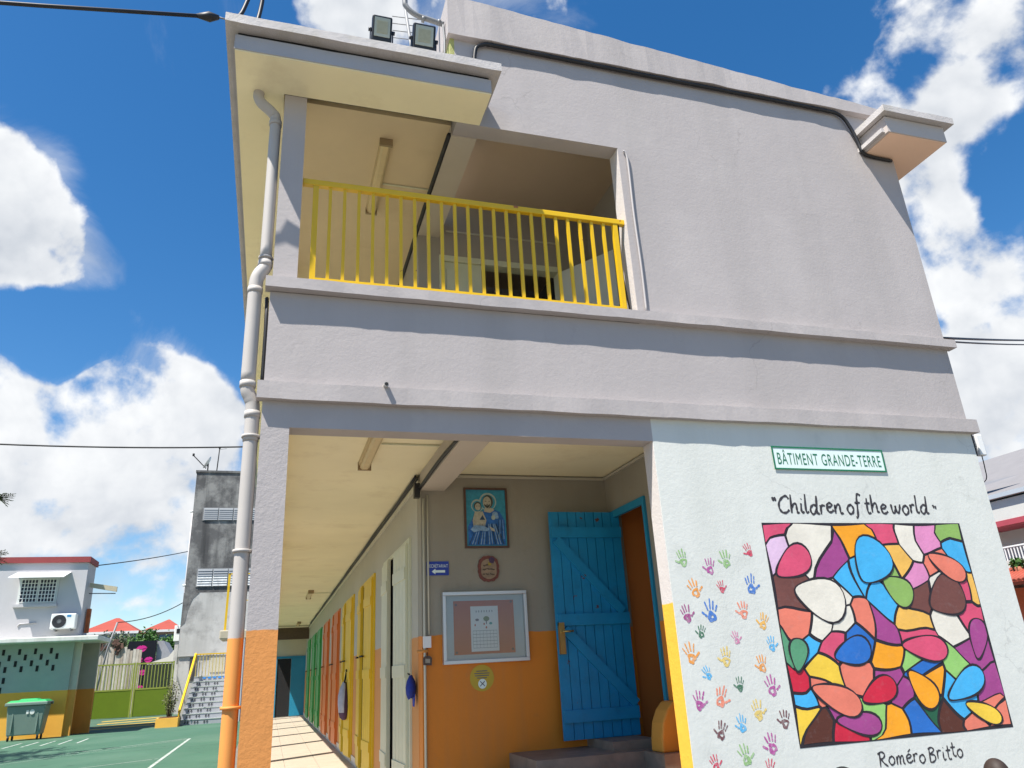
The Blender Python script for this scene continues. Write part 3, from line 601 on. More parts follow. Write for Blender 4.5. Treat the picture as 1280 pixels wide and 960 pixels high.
# handprints (paint on the wall)
HC = dict(green=(.26,.46,.16), magenta=(.42,.06,.28), red=(.60,.03,.08), orange=(.80,.30,.03), blue=(.03,.16,.52), purple=(.34,.04,.20), salmon=(.78,.22,.12), amber=(.82,.42,.04), dgreen=(.03,.15,.07), pink=(.62,.20,.36), sky=(.08,.42,.72), yellow=(.72,.52,.12), brown=(.14,.035,.04))
HM = {k: paint('handprint_'+k, tuple(.90*q+.04 for q in v), .6, .10, 25, stain=((.60, .62, .59), 34, .48, .72, .5)) for k, v in HC.items()}
def hand_mesh(seed, mirror):
    rnd = random.Random(seed); mb = MB(); k = [0]
    def blob(pts):
        k[0] += 1; pts = [((-p[0] if mirror else p[0]), -.0009-.0002*(k[0] % 4), p[1]) for p in pts]; mb.face(pts)
    n = 18; palm = []
    for q in range(n):
        a = 2*math.pi*q/n; rr = 1+.13*math.sin(3*a+seed)+.08*math.sin(5*a+2*seed)+rnd.uniform(-.07,.07); palm.append((.037*rr*math.cos(a), .040*rr*math.sin(a)-.004))
    hk = rnd.uniform(.12, .46); hole = [(p[0]*hk+rnd.uniform(.002,.012), p[1]*hk-.002) for p in palm]
    for q in range(n): blob([palm[q], palm[(q+1)%n], hole[(q+1)%n], hole[q]])
    def finger(x, z, ang, L, w):
        segs = [(0, .46), (.50, 1.0)] if rnd.random() < .5 else [(.02, 1.0)]
        d = (math.sin(ang), math.cos(ang)); s = (d[1], -d[0])
        for (t0, t1) in segs:
            pts = []
            for t, ww in ((t0,.7),(t0+.1*(t1-t0),1),(t1-.12,.95),(t1,.5)):
                pts.append((x+d[0]*L*t+s[0]*w*ww, z+d[1]*L*t+s[1]*w*ww))
            for t, ww in ((t1,.5),(t1-.12,.95),(t0+.1*(t1-t0),1),(t0,.7)):
                pts.append((x+d[0]*L*t-s[0]*w*ww, z+d[1]*L*t-s[1]*w*ww))
            blob(pts)
    for (x, z, a, L, w) in ((-.031,.038,-.32,.066,.0068),(-.011,.046,-.10,.078,.0074),(.011,.045,.06,.074,.0074),(.031,.036,.26,.058,.0064)): finger(x, z, a*rnd.uniform(.7,1.5)+rnd.uniform(-.06,.06), L*rnd.uniform(.78,1.08), w*rnd.uniform(.8,1.1))
    finger(-.040, -.004, -1.0, .052, .0088)
    return mb.mesh('handprint', HM['green'], Vector((0,0,0)))
HMESH = [hand_mesh(s, s % 2) for s in range(15)]
HANDS = [(2.593,1.69,'green'),(2.787,1.635,'magenta'),(2.919,1.679,'green'),(3.115,1.745,'red'),(2.656,1.492,'orange'),(2.856,1.506,'red'),(3.083,1.506,'blue'),(2.571,1.337,'purple'),(2.75,1.339,'blue'),(2.994,1.347,'salmon'),(3.128,1.271,'amber'),(2.654,1.229,'dgreen'),(2.91,1.181,'pink'),(3.169,1.13,'sky'),(2.563,1.09,'orange'),(2.809,1.059,'yellow'),(3.071,1.008,'orange'),(2.668,.979,'sky'),(2.882,.898,'dgreen'),(3.118,.866,'magenta'),(2.575,.814,'magenta'),(2.727,.826,'salmon'),(2.988,.732,'yellow'),(2.857,.666,'sky'),(3.172,.67,'brown'),(2.699,.637,'brown'),(3.05,.535,'magenta'),(2.853,.485,'green'),(2.635,.466,'red'),(3.005,.408,'red')]
from mathutils import Euler
CN = dict(green='pale green', magenta='magenta', red='red', orange='orange', blue='blue', purple='purple', salmon='salmon', amber='amber', dgreen='dark green', pink='pink', sky='sky blue', yellow='yellow', brown='brown')
for i, (x, z, c) in enumerate(HANDS):
    h = piece('handprint', HMESH[(i*4) % 15], SB, (x, 0, z-.012), rot=Euler((0, random.uniform(-.38, .38), 0)), mat=HM[c])
    s = random.uniform(.68, .88) * (.75 if c in ('red', 'pink', 'sky', 'dgreen') else 1); h.scale = (s, 1, s)
    h['label'] = CN[c] + ' painted handprint'

# ================================================================== THINGS ON THE SCHOOL BUILDING
# sign board
SG = thing('name_sign', 'white sign board with green border reading BÂTIMENT GRANDE-TERRE', 'sign', (3.945, -.01, 2.335))
GRN = paint('sign_green', (.02, .16, .075), .4, .03); SWH = paint('sign_white', (.70, .80, .76), .35, .02)
B(3.445, 4.44, -.006, -.001, 2.335, 2.50).build('board', SWH, SG)
MB().box(3.439, 4.446, -.0088, -.0062, 2.494, 2.506).box(3.439, 4.446, -.0088, -.0062, 2.329, 2.341).box(3.439, 3.451, -.0088, -.0062, 2.341, 2.494).box(4.434, 4.446, -.0088, -.0062, 2.341, 2.494).build('border', GRN, SG)
mb = MB(); add_text(mb, 'BÂTIMENT GRANDE-TERRE', 3.943, 2.425, -.0074, .93, .112, bold=0.0); mb.build('lettering', GRN, SG)

# secretariat arrow sign
SGN = thing('arrow_sign', 'small blue SECRÉTARIAT sign with white left arrow on taupe wall', 'sign', (1.265, YB-.01, 1.81))
B(1.174, 1.357, YB-.008, YB-.001, 1.812, 1.922).build('board', paint('sign_blue', (.015, .035, .30), .35, .02), SGN)
mb = MB(); add_text(mb, 'SECRÉTARIAT', 1.266, 1.889, YB-.0105, .165, .032, bold=0.0)
mb.build('lettering', SWH, SGN); mb = MB(); mb.face([(1.215,YB-.0105,1.842),(1.245,YB-.0105,1.820),(1.245,YB-.0105,1.833),(1.325,YB-.0105,1.833),(1.325,YB-.0105,1.852),(1.245,YB-.0105,1.852),(1.245,YB-.0105,1.864)]); mb.build('arrow', SWH, SGN)

# devotional picture
PIC = thing('framed_picture', 'blue devotional picture of a haloed man holding a child, thin brown frame', 'picture', (1.69, YB-.01, 2.03))
px0, px1, pz0, pz1 = 1.50, 1.882, 2.028, 2.538
MB().box(px0, px1, YB-.02, YB-.002, pz0, pz0+.016).box(px0, px1, YB-.02, YB-.002, pz1-.016, pz1).box(px0, px0+.016, YB-.02, YB-.002, pz0+.016, pz1-.016).box(px1-.016, px1, YB-.02, YB-.002, pz0+.016, pz1-.016).build('frame', paint('frame_brown', (.09, .045, .03), .5, .15, 15), PIC)
pcs = [paint('print_'+n, c, .35, v, 30) for n, c, v in (('teal', (.03, .25, .36), .25), ('halo', (.34, .42, .38), .15), ('skin', (.40, .37, .28), .25), ('hair', (.05, .06, .05), .2), ('blue', (.02, .13, .42), .45), ('pale', (.20, .33, .50), .5), ('dark', (.02, .05, .09), .2))]
mb = MB(); yy = YB-.006; rect(mb, px0+.014, px1-.014, pz0+.014, pz1-.014, yy, 0)
U = lambda u, v: (px0 + u*(px1-px0), pz0 + v*(pz1-pz0))
lay = [0]
def pd(u, v, ru, rv, mm, rot=0): lay[0] += 1; a = U(u, v); disc(mb, a[0], a[1], yy-.0005*lay[0], ru*(px1-px0), rv*(pz1-pz0), 18, mm, rot)
def pp(pts, mm): lay[0] += 1; mb.face([(U(*p)[0], yy-.0005*lay[0], U(*p)[1]) for p in pts], mm)
pp([(.08,.05),(.93,.05),(.93,.45),(.82,.60),(.62,.66),(.45,.62),(.2,.50),(.08,.36)], 4)
pd(.55,.77,.20,.15,1); pd(.30,.70,.14,.11,1); pd(.55,.76,.17,.13,0); pd(.30,.69,.115,.09,0)
pp([(.45,.60),(.60,.58),(.70,.63),(.60,.67),(.48,.67)], 2)
pd(.55,.77,.12,.115,3); pd(.53,.755,.095,.10,2); pd(.31,.695,.085,.07,3); pd(.315,.68,.065,.06,2); pd(.50,.775,.02,.006,3); pd(.58,.775,.02,.006,3); pp([(.455,.735),(.47,.69),(.53,.655),(.59,.69),(.605,.735),(.575,.715),(.53,.705),(.485,.715)], 3); pp([(.50,.722),(.53,.728),(.56,.722),(.53,.716)], 6)
pd(.29,.69,.012,.006,3); pd(.34,.69,.012,.006,3)
pp([(.18,.45),(.24,.60),(.42,.60),(.50,.45),(.44,.32),(.20,.34)], 2); pp([(.34,.46),(.47,.46),(.41,.54)], 6)
pd(.70,.55,.07,.05,5); pd(.66,.50,.05,.04,1); pd(.74,.51,.04,.035,5)
for k in range(13): pp([(.08+.065*k,.055),(.105+.065*k,.055),(.31+.034*k,.40),(.295+.034*k,.38)], 5 if k % 3 else 6)
pp([(.12,.30),(.22,.37),(.40,.36),(.56,.31),(.50,.27),(.34,.28),(.20,.25)], 5); pp([(.55,.35),(.66,.31),(.68,.26),(.60,.28)], 2)
for k in range(4): pp([(.72+.05*k,.14),(.735+.05*k,.14),(.78+.03*k,.46),(.77+.03*k,.46)], 5 if k % 2 else 6)
mb.build('print', pcs, PIC)

# small carved plaque
PLQ = thing('wall_plaque', 'small scalloped reddish brown plaque with hand lettering under the picture', 'plaque', (1.69, YB-.01, 1.75))
def scal(cx, cz, rx, rz, n, amp):
    out = []
    for k in range(48):
        a = 2*math.pi*k/48; q = 1+amp*abs(math.sin(n*a/2)); ex = 1/max(abs(math.cos(a))**2.6+abs(math.sin(a))**2.6, .01)**(1/2.6)
        out.append((cx+rx*ex*q*math.cos(a), cz+rz*ex*q*math.sin(a)))
    return out
MB().prism(scal(1.693, 1.858, .086, .100, 14, .07), 1, YB-.016, YB-.001).build('rim', paint('plaque_brown', (.16, .045, .03), .5, .25, 30), PLQ)
MB().prism(scal(1.693, 1.855, .065, .078, 6, .05), 1, YB-.020, YB-.0165).build('face', paint('plaque_face', (.27, .19, .12), .55, .3, 22), PLQ)
mb = MB()
for (x0, x1, z0) in ((1.645,1.690,1.885),(1.640,1.672,1.852),(1.678,1.700,1.855),(1.705,1.742,1.852),(1.640,1.655,1.815),(1.662,1.690,1.815),(1.700,1.74,1.812)):
    n = max(3, int((x1-x0)/.006)); pts = [(x0+(x1-x0)*k/n, z0+.009*(1 if k % 2 else -1)*(.6+.4*math.sin(k*2.3+x0*40))) for k in range(n+1)]
    for k in range(n): mb.bar((pts[k][0], YB-.0215, pts[k][1]), (pts[k+1][0], YB-.0215, pts[k+1][1]), .003, .002, up=(0,1,0))
mb.build('lettering', DARK, PLQ)
MB().prism([(1.70,1.905),(1.735,1.90),(1.745,1.935),(1.72,1.955),(1.695,1.935)], 1, YB-.023, YB-.0205).build('ornament', paint('plaque_plum', (.06, .03, .07), .5, .3, 30), PLQ)
MB().prism([(1.685,1.885),(1.715,1.882),(1.712,1.91),(1.69,1.912)], 1, YB-.0225, YB-.0205).build('ornament', paint('plaque_ochre', (.30, .22, .03), .5, .3, 30), PLQ)

# glazed notice board
NB = thing('notice_board', 'glazed aluminium notice board with calendar poster', 'notice board', (1.645, YB-.02, 1.13))
ALU = paint('aluminium', (.55, .56, .57), .35, .04, metal=.5)
bx0, bx1, bz0, bz1 = 1.293, 1.998, 1.128, 1.675
MB().box(bx0, bx1, YB-.05, YB-.002, bz0, bz0+.028).box(bx0, bx1, YB-.05, YB-.002, bz1-.028, bz1).box(bx0, bx0+.026, YB-.05, YB-.002, bz0+.028, bz1-.028).box(bx1-.026, bx1, YB-.05, YB-.002, bz0+.028, bz1-.028).build('frame', ALU, NB, bevel=.003)
mb = MB(); yy = YB-.012
rect(mb, bx0+.026, bx1-.026, bz0+.028, bz1-.028, yy, 0); rect(mb, 1.385, 1.890, 1.195, 1.605, yy-.002, 1); rect(mb, 1.525, 1.755, 1.215, 1.560, yy-.004, 2)
for k in range(7):
    disc(mb, 1.572+.022*k, 1.520, yy-.0055, .0035, .010, 6, 3)
disc(mb, 1.578,1.455,yy-.0055,.016,.010,10,4); disc(mb, 1.655,1.462,yy-.0055,.026,.020,10,5); rect(mb,1.651,1.659,1.42,1.45,yy-.006,4); disc(mb,1.690,1.425,yy-.006,.013,.010,10,6); disc(mb,1.635,1.422,yy-.006,.007,.008,8,1); disc(mb,1.653,1.395,yy-.006,.007,.010,8,1); disc(mb,1.56,1.415,yy-.006,.006,.009,8,1)
for r in range(6):
    rect(mb, 1.540, 1.740, 1.370-.026*r, 1.3725-.026*r, yy-.0055, 3)
for cN in range(8): rect(mb, 1.540+.0285*cN, 1.5415+.0285*cN, 1.240, 1.3725, yy-.0062, 3)
for (x, z) in ((1.405,1.575),(1.405,1.212),(1.868,1.590),(1.868,1.222)): disc(mb, x, z, yy-.006, .010, .010, 10, 7)
mb.build('poster', [paint('board_felt', (.42, .45, .47), .7, .04), paint('poster_red', (.40, .075, .04), .6, .05), paint('paper', (.66, .66, .66), .6, .03), paint('print_ink', (.10, .11, .14), .6), paint('print_violet', (.13, .10, .16), .6), paint('print_olive', (.15, .19, .10), .6), paint('print_turq', (.03, .25, .27), .6), paint('pin_plum', (.10, .03, .05), .5)], NB)
gm = bpy.data.materials.new('board_glass'); gm.use_nodes = True; t_ = gm.node_tree; t_.nodes.clear()
o_ = t_.nodes.new('ShaderNodeOutputMaterial'); mxs = t_.nodes.new('ShaderNodeMixShader'); tr = t_.nodes.new('ShaderNodeBsdfTransparent'); gl = t_.nodes.new('ShaderNodeBsdfGlossy'); gl.inputs['Roughness'].default_value = .03
fr = t_.nodes.new('ShaderNodeFresnel'); fr.inputs['IOR'].default_value = 1.5
t_.links.new(fr.outputs[0], mxs.inputs[0]); t_.links.new(tr.outputs[0], mxs.inputs[1]); t_.links.new(gl.outputs[0], mxs.inputs[2]); t_.links.new(mxs.outputs[0], o_.inputs[0])
B(bx0+.027, bx1-.027, YB-.036, YB-.033, bz0+.029, bz1-.029).build('glass_pane', gm, NB)

# round sticker
STK = thing('round_sticker', 'round yellow sticker with crossed white symbol on orange dado', 'sticker', (1.605, YB-.004, .92))
mb = MB(); disc(mb, 1.605, 1.018, YB-.003, .098, .098, 32, 0); disc(mb, 1.607, .975, YB-.0045, .034, .036, 24, 1)
for (a, b) in (((1.588,.958),(1.626,.994)),((1.588,.994),(1.626,.958))): mb.bar((a[0],YB-.006,a[1]),(b[0],YB-.006,b[1]),.006,.001,up=(0,1,0),m=2)
for k, w in enumerate((.09,.125,.115,.08)): rect(mb, 1.605-w/2, 1.605+w/2, 1.066-.017*k, 1.072-.017*k, YB-.0045, 2)
mb.build('print', [paint('sticker_yellow', (.48, .34, .03), .5, .06), SWH, paint('print_ink', (.10, .11, .14), .6)], STK)
# key plaque and cap
KH = thing('key_tag', 'small dark tag hanging from a wooden peg on the orange dado', 'tag', (1.16, YB-.02, 1.14))
MB().tube([(1.09, YB-.01, 1.235), (1.175, YB-.03, 1.238)], .012, 8).build('peg', paint('peg_orange', (.55, .23, .05), .5), KH)
MB().tube([(1.165, YB-.03, 1.26), (1.168, YB-.03, 1.19)], .003, 6).build('cord', DARK, KH)
MB().prism([(1.135,1.135),(1.2,1.130),(1.203,1.185),(1.185,1.200),(1.15,1.200),(1.133,1.185)], 1, YB-.034, YB-.02).build('tag_plate', paint('tag_dark', (.08, .05, .035), .5, .3, 40), KH)
MB().prism([(1.15,1.15),(1.187,1.148),(1.187,1.178),(1.15,1.18)], 1, YB-.037, YB-.0345).build('tag_face', paint('tag_face', (.30, .26, .20), .5, .2, 40), KH)
CP = thing('blue_cap', 'royal blue cap hanging from the handle of the ivory door', 'cap', (1.06, 1.98, .86))
mb = MB(); n = 14
rings = [(.0,.0),(.025,.035),(.035,.07),(.03,.105),(.012,.125)]
for k, (w, h) in enumerate(rings):
    for j in range(n):
        a = 2*math.pi*j/n; mb.v.append(Vector((1.085+(.02+w)*.75*math.cos(a), 1.86+(.02+w)*1.5*math.sin(a), 1.06-h*1.3+.01*math.sin(2*a+k))))
for k in range(len(rings)-1):
    for j in range(n): mb.f.append((k*n+j, k*n+(j+1)%n, (k+1)*n+(j+1)%n, (k+1)*n+j)); mb.m.append(0); mb.smooth.append(True)
mb.f.append(tuple(range(n))); mb.m.append(0); mb.smooth.append(True)
CAPB = paint('cap_blue', (.012, .03, .22), .8, .25, 30)
mb.build('crown', CAPB, CP)
MB().prism([(1.80,.955),(1.80,.88),(1.83,.835),(1.87,.84),(1.89,.93)], 0, 1.10, 1.108).build('peak', paint('cap_peak', (.015, .05, .38), .7, .15), CP)
MB().tube([(1.095, 2.05, 1.08), (1.075, 1.9, 1.075), (1.07, 1.84, 1.075)], .007, 6).build('hook', DARK, CP)

# fluorescent ceiling lamps
def strip_lamp(x, y0, y1, z, label):
    T = thing('strip_light', label, 'lamp', (x, (y0+y1)/2, z), 'strip lights on the gallery ceilings')
    MB().prism([(x-.05, z), (x-.045, z-.03), (x+.045, z-.03), (x+.05, z)], 1, y0, y1).build('housing', paint('old_plastic', (.55, .44, .25), .5, .1, 8), T)
    MB().prism([(x-.036, z-.0305), (x-.036, z-.05), (x-.02, z-.062), (x+.02, z-.062), (x+.036, z-.05), (x+.036, z-.0305)], 1, y0+.015, y1-.015).build('diffuser', paint('old_diffuser', (.62, .49, .27), .4, .08, 8), T)
    for y in (y0, y1-.02): MB().box(x-.052, x+.052, y-.004, y+.018, z-.066, z).build('end_cap', paint('old_cap', (.30, .22, .12), .5, .1), T)
strip_lamp(.66, .42, 1.42, 5.10, 'yellowed strip light on the upper gallery ceiling')
strip_lamp(.63, .36, 1.32, CEIL, 'yellowed strip light on the lower gallery ceiling nearest the entrance')
strip_lamp(.68, 10.6, 11.7, CEIL, 'small strip light on the lower gallery ceiling further back')
strip_lamp(.76, 19.0, 20.1, CEIL, 'farthest strip light on the lower gallery ceiling by the cross beam')
for (x, y, z) in ((.66, 1.0, 5.098), (.64, .75, CEIL-.002), (.70, 11.1, CEIL-.002)): B(x+.05, XC-.01, y, y+.012, z-.012, z).build('conduit', IVORY, SB)

# drainpipe with elbows, collars and brackets
DP = thing('drainpipe', 'pale grey downpipe with elbows, painted orange at the bottom', 'drainpipe', (-.20, -.06, G))
path1 = catmull([(-.30, .03, 5.02), (-.30, .03, 4.975), (-.275, .035, 4.93), (-.20, .05, 4.87), (-.176, .06, 4.81), (-.174, .06, 4.5), (-.174, .06, 3.66)], 6)
MB().tube(path1, .038, 14).build('pipe', PVC, DP)
path2 = catmull([(-.174, .06, 3.67), (-.177, .06, 3.62), (-.205, .05, 3.565), (-.222, .05, 3.50), (-.224, .05, 3.35), (-.224, .05, 2.80)], 6)
MB().tube(path2, .044, 14).build('pipe', PVC, DP)
path3 = catmull([(-.224, .05, 2.82), (-.222, .05, 2.75), (-.200, .055, 2.70), (-.186, .06, 2.64), (-.184, .06, 2.4), (-.184, .06, 1.0), (-.184, .06, G)], 6)
MB().tube(path3, .042, 14).build('pipe', PVC, DP)
for (x, y, z, r) in ((-.174,.06,3.645,.046),(-.224,.05,3.44,.047),(-.224,.05,2.79,.048),(-.185,.06,2.60,.047),(-.184,.06,2.45,.046),(-.175,.06,4.79,.043)): MB().tube([(x,y,z-.02),(x,y,z+.02)], r, 14).build('collar', PVC, DP)
for z in (3.69, 2.46, 1.78, .96):
    x = -.174 if z > 3 else -.184
    MB().tube([(x,.06,z-.008),(x,.06,z+.008)], .054 if z < 3 else .046, 14).build('clamp', PVC, DP); MB().tube([(x+.03,.06,z),(x+.075,.07,z)], .006, 6).build('bracket', PVC, DP)

# floodlights on the gutter
def flood(x, z, w, h, tilt, label, loc_y=-.385):
    T = thing('floodlight', label, 'floodlight', (x, loc_y, 5.245), 'floodlights on the gutter')
    R = Matrix.Rotation(tilt, 4, 'X'); c = Vector((x, loc_y, z))
    ax, ay, az = Vector((1,0,0)), R @ Vector((0,1,0)), R @ Vector((0,0,1))
    BLK = paint('lamp_black', (.018, .02, .025), .4, .05); GLS = paint('lamp_glass', (.42, .44, .36), .2, .10, 6, spec=.6); LED = paint('lamp_led', (.40, .39, .27), .35, .1, 30)
    MB().obox(c, ax, ay, az, w/2, .028, h/2).build('housing', BLK, T, bevel=.01)
    for k in range(5): MB().obox(c+ay*.042+ax*(-.4*w+.2*w*k), ax, ay, az, .004, .016, h*.42).build('cooling_fin', BLK, T)
    off = az*(h*.07)
    MB().obox(c-ay*.030+off, ax, ay, az, w*.39, .003, h*.34).build('glass', GLS, T)
    MB().obox(c-ay*.0345+off, ax, ay, az, w*.27, .0015, h*.22).build('led_panel', LED, T)
    for s in (-1, 1):
        MB().bar(c+ax*s*(w/2+.008), Vector((x+s*(w/2+.008), loc_y+.02, 5.255)), .006, .03).build('bracket_arm', BLK, T)
        MB().tube([c+ax*s*(w/2), c+ax*s*(w/2+.022)], .014, 8).build('bolt', BLK, T)
    B(x-w/2-.012, x+w/2+.012, loc_y, loc_y+.04, 5.246, 5.256).build('bracket_base', BLK, T)
flood(.512, 5.375, .142, .205, math.radians(18), 'rounded black floodlight farther from the parapet')
flood(.815, 5.37, .165, .215, math.radians(18), 'square black floodlight beside the parapet')

# antenna mast and television antenna by the parapet
AN = thing('aerial_mast', 'grey bent pipe mast with television aerial behind the floodlights', 'antenna', (1.06, .1, 5.25))
MB().tube(catmull([(1.07, .05, 6.03), (.95, .05, 6.05), (.84, .05, 6.075), (.765, .05, 6.14), (.75, .05, 6.25), (.75, .05, 6.9)], 5), .022, 10).build('mast', GREYMETAL, AN)
for x in (1.03, .90): MB().tube([(x-.012,.05,6.042-.0), (x+.012,.05,6.038)], .026, 10).build('clamp', GREYMETAL, AN)
MB().tube([(.88, .35, 5.26), (.87, .35, 5.9), (.80, .4, 6.6)], .014, 8).build('boom', GREYMETAL, AN)
for k in range(6): MB().tube([(.70, .36+.01*k, 5.95+.09*k), (1.02, .36+.01*k, 5.98+.09*k)], .004, 5).build('aerial_rod', GREYMETAL, AN)
MB().tube(catmull([(1.06,.04,6.02),(1.07,.03,5.8),(1.05,.02,5.5),(1.06,.02,5.27)],4), .008, 6).build('cable', GREYMETAL, AN)

# white wifi / panel antenna at the corner of the end wall
PA = thing('panel_antenna', 'white box antenna on a bracket at the far corner of the mural wall', 'antenna', (5.56, .1, 2.5))
B(5.535, 5.605, .07, .12, 2.52, 2.70).build('radome', WHITEP, PA, bevel=.008)
MB().box(5.40, 5.54, .085, .105, 2.60, 2.625).build('bracket', GREYMETAL, PA)
MB().tube(catmull([(5.57,.095,2.52),(5.565,.095,2.42),(5.55,.1,2.32),(5.43,.1,2.26)],4), .004, 6).build('cable', DARK, PA)

# overhead cables
CB1, CB2 = Vector((14.0, 4.75, 6.34)), Vector((14.0, 4.80, 6.28))
CB3, CB4 = Vector((-3.68, 44.72, 9.00)), Vector((-3.95, 41.20, 5.88))
def cable(name, a, b, sag, rad, label, extra=None):
    a = Vector(a); b = Vector(b); pts = [a.lerp(b, t/14)-Vector((0,0,sag*4*(t/14)*(1-t/14))) for t in range(15)]
    mb = MB().tube(pts, rad, 6)
    o = mb.build(name, BLACKC, None, label=label, cat='cable', group='overhead cables'); return o
c1 = cable('overhead_cable', (-.60, -.40, 5.205), (-14.0, -1.0, 3.25), .25, .013, 'thick black cable leading off from the gutter corner to the left')
MB().tube([(-.70, -.404, 5.185), (-.62, -.40, 5.2), (-.56, -.40, 5.21)], [.012, .034, .014], 8).build('clamp', BLACKC, c1)
MB().tube([(-.56, -.40, 5.21), (-.51, -.39, 5.215)], .006, 6).build('hook', GREYMETAL, c1)
MB().tube(catmull([(-.47, -.38, 5.245), (-.43, -.36, 5.32), (-.39, -.35, 5.50), (-.36, -.34, 5.62), (-.31, -.33, 5.55), (-.315, -.33, 5.40), (-.335, -.34, 5.245)], 6), .014, 8).build('drip_loop', BLACKC, c1)
cable('overhead_cable', (-9, 15, 6.68), (-.45, 15.2, 6.80), .12, .02, 'thin black cable crossing the clouds above the concrete tower')
cable('overhead_cable', (-6.60, 28.2, 5.60), CB3, .10, .022, 'thin black cable from the red roof edge to the concrete tower')
cable('overhead_cable', (-6.9, 36, 4.05), CB4, .35, .022, 'sagging black cable from the leaning pole to the concrete tower')
cable('overhead_cable', (5.40, .10, 3.59), CB1, .02, .012, 'black double cable leaving the right corner of the school')
cable('overhead_cable', (5.40, .12, 3.57), CB2, .03, .009, 'thinner black cable twisted under the one at the right corner')

for (x, y, h, lb) in ((14.0, 4.78, 6.7, 'grey utility pole carrying the cable right of the school'), (-14.0, -1.0, 3.8, 'grey utility pole carrying the cable left of the school')):
    UP = thing('utility_pole', lb, 'pole', (x, y, G), 'utility poles')
    MB().tube([(x, y, G), (x, y, h)], [.13, .08], 10).build('shaft', GREYMETAL, UP)
    MB().bar((x, y-.5, h-.35), (x, y+.5, h-.35), .08, .08).build('crossarm', GREYMETAL, UP)

# ================================================================== LEFT COURT BUILDING
LB = thing('court_building', 'grey two-storey court building with red roof edge and barred window', 'building', (-8.5, 29, G))
MINT = paint('mint_wall', (.30, .355, .315), .75, .06, 2, bump=.15, dado=(1.18, (.75, .38, .05)))
LG = paint('court_grey_wall', (.50, .48, .49), .75, .05, 1, bump=.15, stain=((.40, .38, .38), .9, .5, .8, .3))
YL = 26.95; LX = -6.60
B(-14, -6.68, YL, YL+1.4, G, 2.76).build('lower_wall', MINT, LB)
B(-14, LX, YL, YL+1.3, 2.93, 5.55).build('upper_wall', LG, LB)
B(-14.1, LX+.06, YL-.08, YL+1.4, 5.55, 5.755).build('roof', paint('roof_red', (.27, .045, .045), .6, .08), LB)
B(-14, -5.80, YL-.72, YL+1.5, 2.76, 2.93).build('canopy', paint('canopy_white', (.62, .63, .58), .6, .06, 3, streak=((.35, .36, .30), .5, 3)), LB, bevel=.03)
hole = MB().box(-.042, .042, -.010, .004, -.095, .095).mesh('wall_slot', DARK, Vector((0,0,0)))
for (z, p0, n) in ((2.50, 0, 4), (2.31, 1, 4), (2.11, 2, 5), (1.93, 3, 4)):
    for k in range(n+3):
        x = -7.38 - .487*k + (0, .20, -.07, .13)[p0]
        piece('wall_slot', hole, LB, (x, YL-.003, z))
for (x, z) in ((-8.70, 1.58), (-8.76, 1.27)): piece('wall_slot', hole, LB, (x, YL-.003, z))
# recessed porch on the side
B(-6.68, -6.10, YL+1.3, YL+1.45, G, 2.76).build('porch_wall', paint('porch_taupe', (.36, .33, .28), .75, .06, dado=(1.18, (.62, .25, .04))), LB)
B(-6.30, -6.10, YL+.3, YL+1.3, G, 2.76).build('porch_pier', MINT, LB) if False else None
B(-6.68, -6.46, YL+.12, YL+.30, G, 2.76).build('porch_pier', paint('porch_pier', (.46, .45, .37), .75, .06, dado=(1.18, (.66, .30, .05))), LB)
# window with awning and bars
wn_ = B(-8.72, -7.47, YL-.03, YL-.002, 4.10, 5.02).build('window', paint('window_white', (.62, .63, .61), .5, .04), LB)
for x0 in (-8.64, -8.06): B(x0, x0+.52, YL-.045, YL-.0305, 4.18, 4.96).build('pane', paint('window_dark', (.025, .025, .045), .25, .1), wn_)
for x0 in (-8.64, -8.06):
    for k in range(6): B(x0+.52*k/5-.012, x0+.52*k/5+.012, YL-.075, YL-.05, 4.16, 4.98).build('bar', WHITEP, wn_)
    for k in range(7): B(x0-.02, x0+.54, YL-.083, YL-.0755, 4.17+.13*k-.01, 4.17+.13*k+.012).build('bar', WHITEP, wn_)
B(-8.80, -7.42, YL-.12, YL-.002, 4.0, 4.10).build('window_sill', LG, LB)
MB().face([(-8.95, YL-.62, 4.98), (-7.20, YL-.62, 4.98), (-7.12, YL-.01, 5.22), (-8.85, YL-.01, 5.22)]).face([(-8.95, YL-.62, 4.955), (-7.12, YL-.01, 5.195), (-7.20, YL-.62, 4.955)]).face([(-8.95, YL-.62, 4.955), (-8.85, YL-.01, 5.195), (-7.12, YL-.01, 5.195)]).face([(-8.95, YL-.62, 4.955), (-7.20, YL-.62, 4.955), (-7.20, YL-.62, 4.98), (-8.95, YL-.62, 4.98)]).build('awning', WHITEP, LB)
MB().tube([(-8.0, YL-.02, 3.46), (-8.5, YL-.02, 3.44), (-8.56, YL-.02, 3.36)], .02, 6).build('conduit', LG, LB)
# side bracket roof
MB().prism([(-6.55, 4.86), (-5.62, 4.70), (-5.62, 4.52), (-6.55, 4.70)], 1, YL+.4, YL+.5).build('side_awning', paint('awning_beige', (.46, .40, .28), .7, .06), LB)
MB().tube([(-6.55, YL+.45, 4.48), (-5.65, YL+.45, 4.46)], .02, 6).build('awning_stay', GREYMETAL, LB)
B(-6.56, -6.44, YL+.6, YL+.8, 3.1, 3.95).build('rusty_flashing', paint('rust', (.32, .09, .03), .8, .3, 6), LB)
